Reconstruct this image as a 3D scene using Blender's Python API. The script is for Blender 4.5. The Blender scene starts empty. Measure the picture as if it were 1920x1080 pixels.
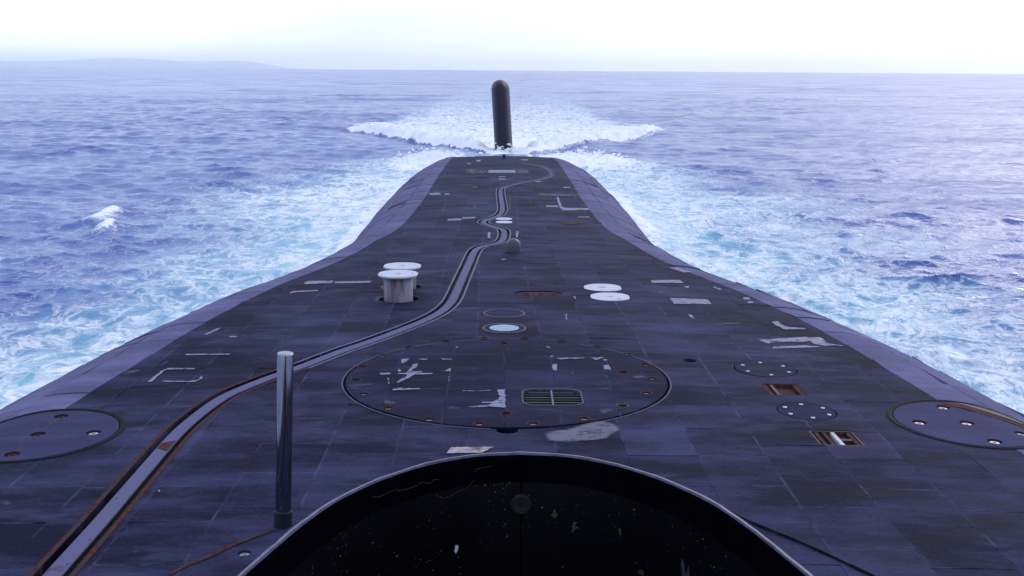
import bpy, math, random
import numpy as np
from math import pi, sin, cos, tan, atan, radians, hypot
from mathutils import Matrix, Vector
from mathutils.geometry import delaunay_2d_cdt

random.seed(7)
rng = np.random.default_rng(11)
scene = bpy.context.scene
COL = scene.collection

# ------------------------------------------------------------------ camera
cam_d = bpy.data.cameras.new('camera')
cam_d.sensor_width = 36.0
cam_d.lens = 36.0 * 2050.0 / 1920.0
cam_d.clip_start = 0.1
cam_d.clip_end = 250000.0
cam = bpy.data.objects.new('camera', cam_d)
COL.objects.link(cam)
cam.matrix_world = (Matrix.Translation((0, 0, 6.5)) @ Matrix.Rotation(radians(-0.5), 4, 'Z')
                    @ Matrix.Rotation(pi / 2 - atan(408 / 2050), 4, 'X') @ Matrix.Rotation(radians(0.39), 4, 'Z'))
scene.camera = cam

# ------------------------------------------------------------------ world, sun, exposure
SUN_EL, SUN_AZ = radians(32), radians(34)          # azimuth to the right of straight aft
world = bpy.data.worlds.new('World')
scene.world = world
world.use_nodes = True
wn, wl = world.node_tree.nodes, world.node_tree.links
wn.clear()
w_out = wn.new('ShaderNodeOutputWorld')
w_sky = wn.new('ShaderNodeTexSky')
w_sky.sky_type = 'NISHITA'
w_sky.sun_disc = False
w_sky.sun_elevation = SUN_EL
w_sky.sun_rotation = SUN_AZ
w_sky.air_density = 1.2
w_sky.dust_density = 2.0
bg_sky = wn.new('ShaderNodeBackground'); bg_sky.inputs['Strength'].default_value = 0.12
bg_cloud = wn.new('ShaderNodeBackground'); bg_cloud.inputs['Strength'].default_value = 1.0
w_mix = wn.new('ShaderNodeMixShader')
w_tc = wn.new('ShaderNodeTexCoord')
w_map = wn.new('ShaderNodeMapping'); w_map.inputs['Scale'].default_value = (1.6, 1.6, 9.0)
w_n = wn.new('ShaderNodeTexNoise'); w_n.inputs['Scale'].default_value = 1.7; w_n.inputs['Detail'].default_value = 7; w_n.inputs['Roughness'].default_value = 0.55
w_r = wn.new('ShaderNodeMapRange')
for k, v in (('From Min', .36), ('From Max', .62), ('To Min', .62), ('To Max', .97)):
    w_r.inputs[k].default_value = v
w_cr = wn.new('ShaderNodeValToRGB')
w_cr.color_ramp.elements[0].position = .40; w_cr.color_ramp.elements[0].color = (.80, .94, 1.34, 1)
w_cr.color_ramp.elements[1].position = .62; w_cr.color_ramp.elements[1].color = (.99, 1.08, 1.44, 1)
wl.new(w_tc.outputs['Generated'], w_map.inputs['Vector'])
wl.new(w_map.outputs[0], w_n.inputs['Vector'])
wl.new(w_n.outputs['Fac'], w_r.inputs['Value'])
wl.new(w_n.outputs['Fac'], w_cr.inputs['Fac'])
# the hazy low sky is the brightest part of the dome
w_sep0 = wn.new('ShaderNodeSeparateXYZ'); wl.new(w_tc.outputs['Generated'], w_sep0.inputs[0])
w_low = wn.new('ShaderNodeMapRange')
for k, v in (('From Min', .0), ('From Max', .14), ('To Min', 1.36), ('To Max', 1.0)):
    w_low.inputs[k].default_value = v
wl.new(w_sep0.outputs[2], w_low.inputs['Value']); wl.new(w_low.outputs[0], bg_cloud.inputs['Strength'])
wl.new(w_cr.outputs['Color'], bg_cloud.inputs['Color'])
wl.new(w_sky.outputs[0], bg_sky.inputs['Color'])
# cloud cover thins out towards the zenith, where the blue shows
w_sep = wn.new('ShaderNodeSeparateXYZ'); wl.new(w_tc.outputs['Generated'], w_sep.inputs[0])
w_el = wn.new('ShaderNodeMapRange')
for k, v in (('From Min', .08), ('From Max', .75), ('To Min', 1.0), ('To Max', .80)):
    w_el.inputs[k].default_value = v
wl.new(w_sep.outputs[2], w_el.inputs['Value'])
w_mul = wn.new('ShaderNodeMath'); w_mul.operation = 'MULTIPLY'
wl.new(w_r.outputs[0], w_mul.inputs[0]); wl.new(w_el.outputs[0], w_mul.inputs[1])
wl.new(w_mul.outputs[0], w_mix.inputs[0])
wl.new(bg_sky.outputs[0], w_mix.inputs[1])
wl.new(bg_cloud.outputs[0], w_mix.inputs[2])
wl.new(w_mix.outputs[0], w_out.inputs['Surface'])

sun_d = bpy.data.lights.new('sun', 'SUN')
sun_d.energy = 0.5
sun_d.angle = radians(30)
sun_d.color = (1.0, .97, .95)
sun = bpy.data.objects.new('sun', sun_d)
COL.objects.link(sun)
sdir = Vector((sin(SUN_AZ) * cos(SUN_EL), cos(SUN_AZ) * cos(SUN_EL), sin(SUN_EL)))
sun.rotation_euler = sdir.to_track_quat('Z', 'Y').to_euler()
sun.location = (20, 30, 60)

scene.view_settings.view_transform = 'Standard'
scene.view_settings.look = 'None'
scene.view_settings.exposure = 0.12
scene.view_settings.gamma = 1.0
scene.view_settings.use_curve_mapping = False
scene.render.engine = 'CYCLES'
scene.cycles.max_bounces = 8
scene.cycles.volume_bounces = 4
scene.cycles.caustics_reflective = False
scene.cycles.caustics_refractive = False

# ---- worn paint and stains on the deck: kind, outline (x, distance aft)
PATCHES=[
 ('light',[(-1.422,14.923),(-1.314,14.974),(-1.333,14.818),(-1.4,14.692)]),
 ('light',[(-1.229,14.664),(-1.174,14.714),(-1.17,14.489),(-1.222,14.416),(-1.235,14.272),(-1.09,14.28),(-1.081,14.237),(-1.179,14.2),(-0.939,14.198),(-0.935,14.136),(-1.172,14.119),(-1.233,13.945),(-1.307,13.81),(-1.359,13.713),(-1.377,13.766),(-1.328,13.9),(-1.278,14.037),(-1.274,14.13),(-1.4,14.141),(-1.405,14.188),(-1.294,14.215),(-1.269,14.368),(-1.243,14.515)]),
 ('light',[(-1.659,14.207),(-1.494,14.204),(-1.5,14.134),(-1.61,14.112)]),
 ('light',[(-1.397,13.42),(-1.337,13.483),(-1.215,13.46),(-1.06,13.467),(-1.039,13.424),(-1.21,13.396),(-1.386,13.369)]),
 ('light',[(-0.505,13.373),(-0.349,13.353),(-0.136,13.397),(-0.147,13.367),(-0.349,13.323),(-0.492,13.343)]),
 ('light',[(-0.064,13.398),(0.038,13.42),(0.042,12.625),(-0.037,12.661),(-0.173,12.678),(-0.331,12.651),(-0.422,12.665),(-0.298,12.704),(-0.163,12.754),(-0.118,12.812),(-0.256,12.83),(-0.245,12.869),(-0.107,12.882),(-0.05,12.969),(-0.021,13.089),(-0.051,13.252)]),
 ('light',[(-0.781,14.316),(-0.734,14.389),(-0.712,14.462),(-0.694,14.34),(-0.709,14.259)]),
 ('light',[(-1.186,14.946),(-1.054,14.961),(-1.057,14.908),(-1.129,14.899)]),
 ('light',[(-0.869,14.96),(-0.709,14.938),(-0.707,14.907),(-0.839,14.907)]),
 ('light',[(-1.421,14.361),(-1.4,14.409),(-1.369,14.345),(-1.38,14.264),(-1.407,14.283)]),
 ('light',[(-0.692,15.627),(-0.673,15.673),(-0.644,15.639),(-0.662,15.57)]),
 ('light',[(-0.71,14.033),(-0.698,14.033),(-0.689,13.784),(-0.702,13.784)]),
 ('light',[(-1.514,13.972),(-1.502,13.971),(-1.461,13.614),(-1.473,13.636)]),
 ('grey',[(-2.002,13.604),(-1.935,13.734),(-1.783,13.686),(-1.663,13.705),(-1.668,13.639),(-1.791,13.555),(-1.813,13.449),(-1.927,13.41)]),
 ('grey',[(-1.474,12.972),(-1.433,13.131),(-1.404,12.971),(-1.291,12.871),(-1.263,12.698),(-1.382,12.757),(-1.437,12.738)]),
 ('grey',[(-0.684,12.695),(-0.594,12.714),(-0.576,12.829),(-0.548,12.695),(-0.443,12.62),(-0.475,12.564),(-0.666,12.564)]),
 ('light',[(0.69,14.66),(0.757,14.688),(0.746,14.341),(0.684,14.364)]),
 ('light',[(1.411,14.64),(1.473,14.669),(1.486,14.397),(1.387,14.441)]),
 ('light',[(0.773,15.024),(1.162,15.067),(1.145,15.013),(0.809,14.957)]),
 ('light',[(1.25,15.071),(1.459,15.092),(1.325,14.927)]),
 ('light',[(0.652,15.71),(0.706,15.666),(0.69,15.608),(0.653,15.652)]),
 ('light',[(0.684,15.127),(0.725,15.156),(0.728,15.076),(0.688,15.063)]),
 ('light',[(1.422,14.974),(1.487,14.967),(1.466,14.883),(1.428,14.896)]),
 ('light',[(0.939,14.253),(0.958,14.263),(0.955,14.215),(0.939,14.21)]),
 ('grey',[(0.472,12.448),(0.532,12.56),(0.621,12.544),(0.529,12.486),(0.497,12.377),(0.543,12.271),(0.521,12.27),(0.481,12.394)]),
 ('grey',[(1.003,13.531),(1.194,13.496),(1.389,13.526),(1.411,13.378),(1.395,13.212),(1.379,13.419),(1.19,13.453),(1.013,13.489)]),
 ('grey',[(1.736,14.125),(1.879,14.157),(1.937,14.021),(1.793,13.967),(1.723,14.009)]),
 ('grey',[(1.164,12.579),(1.295,12.659),(1.39,12.588),(1.315,12.511),(1.189,12.361),(1.151,12.432)]),
 ('grey',[(1.087,13.687),(1.273,13.716),(1.458,13.859),(1.554,13.708),(1.439,13.791),(1.28,13.651),(1.119,13.622)]),
 ('light',[(3.97,16.44),(4.123,16.43),(4.246,16.506),(4.786,16.704),(4.866,16.49),(4.657,16.356),(4.193,16.293),(4.059,16.16),(3.988,16.295)]),
 ('light',[(4.076,15.952),(4.592,16.117),(4.846,16.055),(4.545,15.943),(4.052,15.852)]),
 ('light',[(4.764,16.624),(5.007,16.738),(5.017,16.293),(5.259,16.187),(4.902,16.133),(4.766,16.256)]),
 ('light',[(3.08,19.737),(3.78,19.704),(3.77,19.234),(3.08,19.181)]),
 ('light',[(3.0,21.72),(3.61,21.869),(3.64,21.499),(2.97,21.371)]),
 ('light',[(3.66,23.597),(3.88,23.735),(3.93,23.332),(4.07,23.11),(3.87,22.951),(3.74,23.294)]),
 ('light',[(4.51,17.812),(4.62,17.864),(4.62,17.568),(4.69,17.409),(4.97,17.371),(4.91,17.278),(4.57,17.225),(4.5,17.55)]),
 ('light',[(4.51,20.046),(4.62,20.066),(4.61,19.843),(4.48,19.82)]),
 ('light',[(4.5,19.627),(4.61,19.646),(4.58,19.492),(4.48,19.453)]),
 ('light',[(4.16,21.202),(4.28,20.898),(4.21,20.763),(4.15,21.049)]),
 ('light',[(3.57,21.076),(3.69,21.146),(3.64,20.937),(3.56,20.875)]),
 ('light',[(3.17,18.262),(3.23,18.176),(3.23,17.848),(3.18,17.896)]),
 ('grey',[(3.48,17.58),(3.98,17.699),(3.93,17.553),(3.63,17.428),(3.54,17.167)]),
 ('grey',[(2.9,20.324),(3.09,20.516),(3.07,20.231),(2.95,20.1)]),
 ('light',[(-4.603,15.435),(-3.949,15.401),(-3.946,15.331),(-4.565,15.351)]),
 ('light',[(-4.625,14.562),(-4.621,13.947),(-4.688,13.953),(-4.669,14.484),(-4.623,14.645),(-4.245,14.612),(-4.228,14.548)]),
 ('light',[(-4.489,13.983),(-4.126,13.944),(-4.035,13.995),(-4.041,14.209),(-3.987,14.059),(-4.035,13.9),(-4.458,13.924)]),
 ('light',[(-3.9,21.564),(-3.38,21.509),(-3.38,21.253),(-3.89,21.169),(-3.95,21.406)]),
 ('light',[(-3.36,21.39),(-2.61,21.4),(-2.63,21.169),(-3.29,21.199)]),
 ('light',[(-4.0,20.395),(-3.52,20.472),(-3.5,20.344),(-3.91,20.261),(-4.0,20.107)]),
 ('light',[(-4.245,16.546),(-4.12,16.534),(-4.113,16.44),(-4.225,16.463)]),
 ('light',[(-4.685,16.699),(-4.56,17.18),(-4.53,17.103),(-4.614,16.664)]),
 ('grey',[(-4.784,13.886),(-4.749,14.269),(-4.695,14.264),(-4.724,13.862)]),
 ('grey',[(-4.804,14.788),(-4.763,15.111),(-4.707,15.017),(-4.741,14.761)]),
 ('grey',[(-5.14,14.56),(-4.961,14.594),(-4.965,14.441),(-5.08,14.301),(-5.167,14.36)]),
 ('grey',[(-4.803,9.949),(-4.703,9.894),(-4.578,9.717),(-4.696,9.711),(-4.766,9.825)]),
 ('grey',[(-3.142,8.645),(-3.033,8.798),(-3.011,8.757),(-3.09,8.613)]),
 ('light',[(-3.342,10.069),(-3.318,10.068),(-3.306,10.017),(-3.325,10.023)]),
 ('pale',[(0.463,11.695),(0.58,11.834),(0.739,11.873),(0.98,12.093),(1.15,12.208),(1.321,12.068),(1.367,11.858),(1.237,11.682),(1.18,11.547),(0.999,11.475),(0.691,11.415),(0.498,11.449),(0.481,11.594)]),
 ('mark',[(0.845,11.772),(0.948,11.809),(0.946,11.789),(0.843,11.751)]),
 ('mark',[(0.834,11.67),(0.929,11.699),(0.927,11.679),(0.832,11.649)]),
 ('mark',[(0.899,11.843),(0.908,11.843),(0.871,11.57),(0.862,11.57)]),
 ('mark',[(0.956,11.707),(1.025,11.798),(1.053,11.73),(1.045,11.71),(1.021,11.77),(0.958,11.68)]),
 ('mark',[(1.063,11.848),(1.144,11.878),(1.142,11.857),(1.061,11.827)]),
 ('mark',[(1.04,11.71),(1.156,11.761),(1.154,11.741),(1.039,11.689)]),
 ('mark',[(1.119,11.898),(1.128,11.898),(1.098,11.61),(1.089,11.61)]),
 ('mark',[(0.965,11.593),(1.057,11.643),(1.055,11.622),(0.963,11.573)]),
 ('light',[(1.06,18.056),(1.09,18.091),(1.07,17.624),(1.05,17.623)]),
 ('light',[(1.3,19.748),(1.33,19.751),(1.34,19.46),(1.31,19.458)]),
 ('light',[(-0.03,24.307),(0.07,24.311),(0.06,24.157),(-0.03,24.154)]),
 ('white',[(-0.71,52.574),(0.59,52.666),(0.57,51.039),(-0.69,50.954)]),
 ('white',[(-1.69,33.067),(-1.26,33.109),(-1.25,32.608),(-1.65,32.567)]),
 ('light',[(-1.24,33.392),(-0.86,33.503),(-0.85,33.105),(-1.23,32.968)]),
 ('light',[(-2.91,41.998),(-2.48,42.146),(-2.35,41.351),(-2.74,41.391)]),
 ('light',[(-2.24,41.729),(-2.05,41.714),(-2.03,41.208),(-2.21,41.223)]),
 ('light',[(1.48,37.384),(1.89,37.452),(1.87,36.942),(1.47,36.879)]),
 ('light',[(1.99,40.606),(2.06,40.62),(2.01,37.068),(2.13,36.757),(2.93,37.095),(2.89,36.589),(2.49,36.175),(2.0,35.918),(1.92,36.719),(1.94,38.428)]),
 ('light',[(2.36,34.138),(2.72,34.361),(2.71,34.064),(2.34,33.93)]),
 ('light',[(1.39,47.025),(1.61,47.063),(1.59,46.587),(1.38,46.551)]),
 ('light',[(-0.23,48.982),(0.13,49.005),(0.04,48.588),(-0.14,48.577)]),
 ('light',[(-0.23,47.821),(0.14,47.845),(0.08,47.351),(-0.18,47.334)]),
 ('light',[(0.94,60.06),(1.36,60.31),(1.34,59.343),(1.01,59.279)]),
 ('light',[(-1.48,59.504),(-1.21,59.652),(-1.24,58.212),(-1.42,58.218)]),
 ('light',[(-1.9,57.319),(-1.69,57.304),(-1.69,56.612),(-1.85,56.623)]),
 ('light',[(-0.41,29.483),(-0.34,29.485),(-0.33,28.112),(-0.4,28.11)]),
 ('light',[(0.36,29.639),(0.43,29.644),(0.38,28.256),(0.34,28.253)]),
 ('light',[(2.5,44.873),(2.75,44.933),(2.72,44.492),(2.44,44.424)]),
 ('grey',[(-1.27,44.434),(-1.02,44.43),(-1.01,43.83),(-1.25,43.833)]),
 ('grey',[(-2.04,40.007),(-1.0,40.04),(-0.99,39.783),(-1.97,39.636),(-1.89,34.905),(-1.99,34.849),(-2.02,39.277)]),
 ('grey',[(-0.22,45.464),(0.26,45.496),(0.25,43.123),(0.17,43.117),(0.16,45.04),(-0.21,45.151)]),
 ('grey',[(1.31,41.639),(2.92,41.956),(2.87,41.171),(1.29,40.867)]),
 ('grey',[(-1.37,34.728),(-0.42,34.881),(-0.41,34.636),(-1.36,34.484)]),
 ('grey',[(-0.34,40.347),(-0.3,40.348),(-0.26,35.041),(-0.29,35.04)]),
 ('grey',[(-1.85,51.55),(-1.73,53.639),(-0.72,52.1),(-0.7,50.675),(-1.45,50.683)]),
 ('grey',[(0.63,53.715),(1.24,52.884),(1.24,50.855),(0.59,50.763)]),
 ('grey',[(-1.02,37.65),(-0.94,37.823),(-0.9,36.142),(-1.04,35.98)]),
 ('mark',[(0.24,40.378),(0.26,40.38),(0.23,35.539),(0.21,35.537)]),
 ('mark',[(2.48,36.432),(2.89,36.523),(2.87,36.324),(2.47,36.234)]),
 ('rust',[(1.67,32.332),(1.9,32.72),(2.27,32.782),(2.55,32.564),(2.22,32.154),(2.15,31.878),(1.85,31.83)]),
 ('rust',[(-1.68,44.493),(-1.37,44.48),(-1.35,43.794),(-1.65,43.805)]),
 ('rust',[(0.89,38.696),(0.97,38.706),(0.98,37.591),(0.91,37.583)]),
 ('rust',[(-2.697,8.244),(-2.626,8.385),(-2.468,8.586),(-2.284,8.855),(-2.023,9.118),(-2.008,9.088),(-2.257,8.814),(-2.44,8.539),(-2.599,8.348),(-2.661,8.232)]),
 ('rustpale',[(-0.545,11.246),(-0.087,11.261),(-0.211,11.073),(-0.588,11.053)]),
]

# ------------------------------------------------------------------ shader helpers
class NT:
    """small helper round a material's node tree"""
    def __init__(self, name, rough=.5, metal=0., spec=.5, base=(.5, .5, .5)):
        self.m = bpy.data.materials.new(name); self.m.use_nodes = True
        self.t = self.m.node_tree; self.n = self.t.nodes; self.l = self.t.links
        self.b = self.n['Principled BSDF']
        self.b.inputs['Roughness'].default_value = rough
        self.b.inputs['Metallic'].default_value = metal
        self.b.inputs['Specular IOR Level'].default_value = spec
        self.b.inputs['Base Color'].default_value = (*base, 1)
    def node(self, t, **kw):
        nd = self.n.new(t)
        for k, v in kw.items():
            if hasattr(nd, k): setattr(nd, k, v)
            else: nd.inputs[k].default_value = v
        return nd
    def link(self, a, b): self.l.new(a, b)
    def coords(self, scale=(1, 1, 1), out='Position'):
        src = self.node('ShaderNodeNewGeometry') if out == 'Position' else self.node('ShaderNodeTexCoord')
        mp = self.node('ShaderNodeMapping'); mp.inputs['Scale'].default_value = scale
        self.link(src.outputs[out], mp.inputs['Vector']); return mp.outputs[0]
    def noise(self, vec, scale, detail=4, rough=.55, typ='FBM', dist=0.):
        nd = self.node('ShaderNodeTexNoise'); nd.noise_type = typ
        nd.inputs['Scale'].default_value = scale; nd.inputs['Detail'].default_value = detail
        nd.inputs['Roughness'].default_value = rough; nd.inputs['Distortion'].default_value = dist
        self.link(vec, nd.inputs['Vector']); return nd.outputs['Fac']
    def rng(self, v, a, b, c=0., d=1., smooth=False):
        nd = self.node('ShaderNodeMapRange')
        if smooth: nd.interpolation_type = 'SMOOTHSTEP'
        for k, x in (('From Min', a), ('From Max', b), ('To Min', c), ('To Max', d)): nd.inputs[k].default_value = x
        self.link(v, nd.inputs['Value']); return nd.outputs[0]
    def math(self, op, a, b=None):
        nd = self.node('ShaderNodeMath', operation=op)
        for i, x in enumerate((a, b)):
            if x is None: continue
            if isinstance(x, (int, float)): nd.inputs[i].default_value = x
            else: self.link(x, nd.inputs[i])
        return nd.outputs[0]
    def mix(self, f, a, b):
        nd = self.node('ShaderNodeMix', data_type='RGBA')
        if isinstance(f, (int, float)): nd.inputs[0].default_value = f
        else: self.link(f, nd.inputs[0])
        for i, x in ((6, a), (7, b)):
            if isinstance(x, tuple): nd.inputs[i].default_value = (*x, 1)
            else: self.link(x, nd.inputs[i])
        return nd.outputs[2]
    def attr(self, name):
        return self.node('ShaderNodeAttribute', attribute_name=name).outputs['Fac']
    def bump(self, h, strength=.3, dist=.01):
        nd = self.node('ShaderNodeBump'); nd.inputs['Strength'].default_value = strength; nd.inputs['Distance'].default_value = dist
        self.link(h, nd.inputs['Height']); self.link(nd.outputs[0], self.b.inputs['Normal'])
    def color(self, c): self.link(c, self.b.inputs['Base Color'])
    def rough(self, r): self.link(r, self.b.inputs['Roughness'])

def rubber(name, dark, light, scuff, edge=.5, ra=.42, rb=.72):
    k = NT(name, spec=.05)
    p = k.coords()
    streak = k.noise(k.coords((.55, 1.6, 1.)), 1.3, 6, .62)
    patchy = k.noise(p, .5, 4, .6)
    fine = k.noise(p, 26., 4, .65)
    f = k.math('ADD', k.rng(streak, .3, .72), k.math('MULTIPLY', k.rng(patchy, .3, .7), .6))
    f = k.math('ADD', f, k.math('MULTIPLY', k.attr('tint'), .17))
    f = k.math('ADD', f, k.math('MULTIPLY', k.rng(fine, .3, .7), .3))
    blot = k.rng(k.noise(k.coords((.45, 1.1, 1.)), .9, 7, .68), .52, .74)
    c = k.mix(k.math('MAXIMUM', k.rng(f, .68, 2.0), k.math('MULTIPLY', blot, .9)), dark, light)
    # chalky wear along the tile's own edges and salt scuffs
    uv = k.node('ShaderNodeUVMap'); sp = k.node('ShaderNodeSeparateXYZ'); k.link(uv.outputs[0], sp.inputs[0])
    ed = k.math('MAXIMUM', k.math('ABSOLUTE', k.math('SUBTRACT', sp.outputs[0], .5)), k.math('ABSOLUTE', k.math('SUBTRACT', sp.outputs[1], .5)))
    brk = k.rng(k.noise(p, 2.2, 5, .7), .44, .66)
    e = k.math('MULTIPLY', k.rng(ed, .476, .495), brk)
    scf = k.rng(k.noise(k.coords((.5, 2.4, 1.)), 3.1, 8, .72), .66, .80)
    w = k.math('MAXIMUM', k.math('MULTIPLY', e, edge), k.math('MULTIPLY', scf, .55))
    k.color(k.mix(w, c, scuff))
    k.rough(k.rng(k.math('ADD', streak, k.math('MULTIPLY', fine, .4)), .4, 1.0, ra, rb))
    k.bump(k.math('ADD', fine, k.noise(p, 7., 5, .6)), .35, .012)
    return k.m

def rusty(name, paint, amount, scale=6., rough=.6, metal=0., stretch=1., spec=.3):
    k = NT(name, rough=max(rough, .8) if amount > .5 else rough, metal=metal, spec=.06 if amount > .5 else spec)
    p = k.coords((1, 1, stretch))
    n = k.noise(p, scale, 6, .65)
    f = k.rng(n, .62 - .35 * amount, .72 - .25 * amount)
    n2 = k.noise(p, 30., 4, .6)
    r = k.mix(k.rng(n2, .35, .65), (.032, .014, .014), (.110, .037, .030))
    k.color(k.mix(f, paint, r))
    k.bump(k.math('ADD', n2, n), .4, .006)
    return k.m

def plain(name, base, rough=.6, metal=0., nscale=12., var=.3, spec=.5, bump=.15):
    k = NT(name, rough=rough, metal=metal, spec=spec)
    n = k.noise(k.coords(), nscale, 5, .6)
    dk = tuple(c * (1 - var) for c in base)
    k.color(k.mix(k.rng(n, .3, .7), dk, base))
    k.bump(n, bump, .005)
    return k.m

M = {}
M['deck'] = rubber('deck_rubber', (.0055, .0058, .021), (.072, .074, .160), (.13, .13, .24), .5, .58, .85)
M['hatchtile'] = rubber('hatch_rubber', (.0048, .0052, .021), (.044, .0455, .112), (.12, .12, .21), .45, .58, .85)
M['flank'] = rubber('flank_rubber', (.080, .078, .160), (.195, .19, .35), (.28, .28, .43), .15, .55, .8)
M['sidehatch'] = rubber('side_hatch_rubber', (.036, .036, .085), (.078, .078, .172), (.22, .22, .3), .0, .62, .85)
M['under'] = plain('deck_underlay', (.014, .013, .02), .8)
M['strip'] = rusty('track_strip_paint', (.115, .115, .205), .12, 2.2, .75, spec=.08)
M['lipgrey'] = rusty('chalky_edge', (.11, .11, .17), .2, 4.)
M['lipred'] = rusty('rusted_edge', (.045, .036, .05), .7, 3.)
M['rust'] = rusty('rust', (.060, .042, .05), .7)
M['rustdark'] = rusty('dark_rust', (.035, .022, .022), .45)
M['bollard'] = rusty('bollard_paint', (.22, .22, .26), .34, 3.2, .55, stretch=.16)
M['white'] = rusty('white_paint', (.56, .56, .62), .0, 5., .65)

def stain(name, c, lo, hi, sc):
    k = NT(name, rough=.6, base=c, spec=.3)
    n = k.noise(k.coords((.7, 1.6, 1.)), sc, 7, .7)
    k.color(k.mix(k.rng(n, .3, .7), tuple(x * .7 for x in c), c))
    k.link(k.math('MULTIPLY', k.rng(n, lo, hi), k.attr('soft')), k.b.inputs['Alpha']); return k.m
M['light'] = stain('peeled_paint', (.23, .23, .34), .34, .48, 13.)
M['grey'] = stain('chalk_stain', (.09, .09, .15), .36, .66, 5.)
M['pale'] = stain('bare_patch', (.11, .11, .18), .2, .5, 4.)
M['mark'] = plain('black_scrawl', (.012, .011, .016), .6)
M['rustpale'] = rusty('faded_rust', (.42, .36, .38), .45, 5.)
M['steel'] = plain('polished_steel', (.30, .31, .34), .11, 1., 40, .08, bump=.02)
M['bolt'] = plain('bolt_steel', (.62, .57, .60), .35, .6, 30, .3)
M['black'] = plain('rudder_black', (.016, .016, .032), .5, 0., 3., .5, spec=.3)
M['lens'] = plain('wet_lens', (.11, .22, .38), .08, 0., 9., .5)

def gloss_black():
    k = NT('gloss_black_paint', rough=.32, spec=.10)
    p = k.coords()
    sp = k.rng(k.noise(p, 130., 2, .5),   .715, .75)
    big = k.rng(k.noise(p, 4., 3, .6), .42, .62)
    sm = k.rng(k.noise(k.coords((1, 1, .5)), 8., 6, .75), .70, .80)
    w = k.math('MAXIMUM', k.math('MULTIPLY', sp, big), k.math('MULTIPLY', sm, .12))
    k.color(k.mix(w, (.0025, .0024, .004), (.45, .42, .42)))
    k.rough(k.rng(k.noise(p, 3., 4, .6), .3, .7, .3, .5))
    return k.m
M['gloss'] = gloss_black()
M['slat'] = plain('slat_grey', (.03, .03, .04), .6)
M['rimblack'] = plain('dark_rim', (.009, .008, .011), .7, var=.4, spec=.1)  # black for the gap shadow on the side hatch rims; also the cable's colour
M['rustbright'] = rusty('fresh_rust', (.10, .05, .06), .9, 5.)
M['seal'] = plain('grey_sealant', (.05, .05, .085), .7, var=.5)
M['domegrey'] = plain('dome_grey', (.055, .052, .075), .38, var=.3)
M['lipdark'] = plain('rim_navy', (.0018, .0018, .004), 1., var=.4, spec=.0)
M['rim'] = plain('rim_chipped', (.15, .15, .235), .5, var=.6, nscale=22.)

# ------------------------------------------------------------------ mesh helpers
def mesh(name, verts, faces, mat, parent=None, org=None, smooth=False, uv=None, attrs=None):
    """link one mesh object whose origin is org (default: its centre), vertices given in world space"""
    v = np.asarray(verts, float).reshape(-1, 3)
    if org is None: org = (v.min(0) + v.max(0)) / 2
    org = np.asarray(org, float)
    me = bpy.data.meshes.new(name)
    me.from_pydata((v - org).tolist(), [], [tuple(int(i) for i in f) for f in faces])
    if uv is not None:
        ly = me.uv_layers.new(name='UVMap')
        idx = np.zeros(len(me.loops), dtype=np.int32); me.loops.foreach_get('vertex_index', idx)
        ly.data.foreach_set('uv', np.asarray(uv, np.float32)[idx].ravel())
    for an, av in (attrs or {}).items():
        at = me.attributes.new(an, 'FLOAT', 'POINT')
        at.data.foreach_set('value', np.full(len(v), av, np.float32) if np.isscalar(av) else np.asarray(av, np.float32))
    if mat is not None: me.materials.append(mat)
    if smooth: me.polygons.foreach_set('use_smooth', [True] * len(me.polygons))
    o = bpy.data.objects.new(name, me)
    COL.objects.link(o)
    put(o, org, parent)
    return o

WORLD = {}
def put(o, org, parent=None):
    org = np.asarray(org, float)
    WORLD[o.name] = org
    if parent is not None:
        o.parent = parent
        o.location = org - WORLD[parent.name]
    else:
        o.location = org

def empty(name, org, label, cat, group=None):
    o = bpy.data.objects.new(name, None); COL.objects.link(o)
    o.empty_display_size = .3
    put(o, org)
    o['label'] = label; o['category'] = cat
    if group: o['group'] = group
    return o

def lathe(prof, c, n=32, cap=True):
    """profile [(r, z)] bottom to top round the vertical axis through c"""
    V, Fc = [], []
    for r, z in prof:
        for i in range(n):
            t = 2 * pi * i / n; V.append((c[0] + r * cos(t), c[1] + r * sin(t), c[2] + z))
    for j in range(len(prof) - 1):
        for i in range(n):
            a, b = j * n + i, j * n + (i + 1) % n
            Fc.append((a, b, b + n, a + n))
    if cap: Fc.append(tuple((len(prof) - 1) * n + i for i in range(n)))
    return V, Fc

def merge(parts):
    V, Fc = [], []
    for v, f in parts:
        o = len(V); V += [tuple(x) for x in v]; Fc += [tuple(i + o for i in q) for q in f]
    return V, Fc

def pchip(xs, ys):
    xs, ys = np.asarray(xs, float), np.asarray(ys, float)
    h = np.diff(xs); d = np.diff(ys) / h; m = np.zeros(len(xs)); m[0] = d[0]; m[-1] = d[-1]
    for i in range(1, len(xs) - 1):
        if d[i - 1] * d[i] > 0:
            w1 = 2 * h[i] + h[i - 1]; w2 = h[i] + 2 * h[i - 1]; m[i] = (w1 + w2) / (w1 / d[i - 1] + w2 / d[i])
    def f(x):
        x = np.asarray(x, float); k = np.clip(np.searchsorted(xs, x) - 1, 0, len(xs) - 2); t = np.clip((x - xs[k]) / h[k], 0, 1)
        return ys[k] * (1 + 2 * t) * (1 - t) ** 2 + m[k] * h[k] * t * (1 - t) ** 2 + ys[k + 1] * t * t * (3 - 2 * t) + m[k + 1] * h[k] * t * t * (t - 1)
    return f

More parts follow.
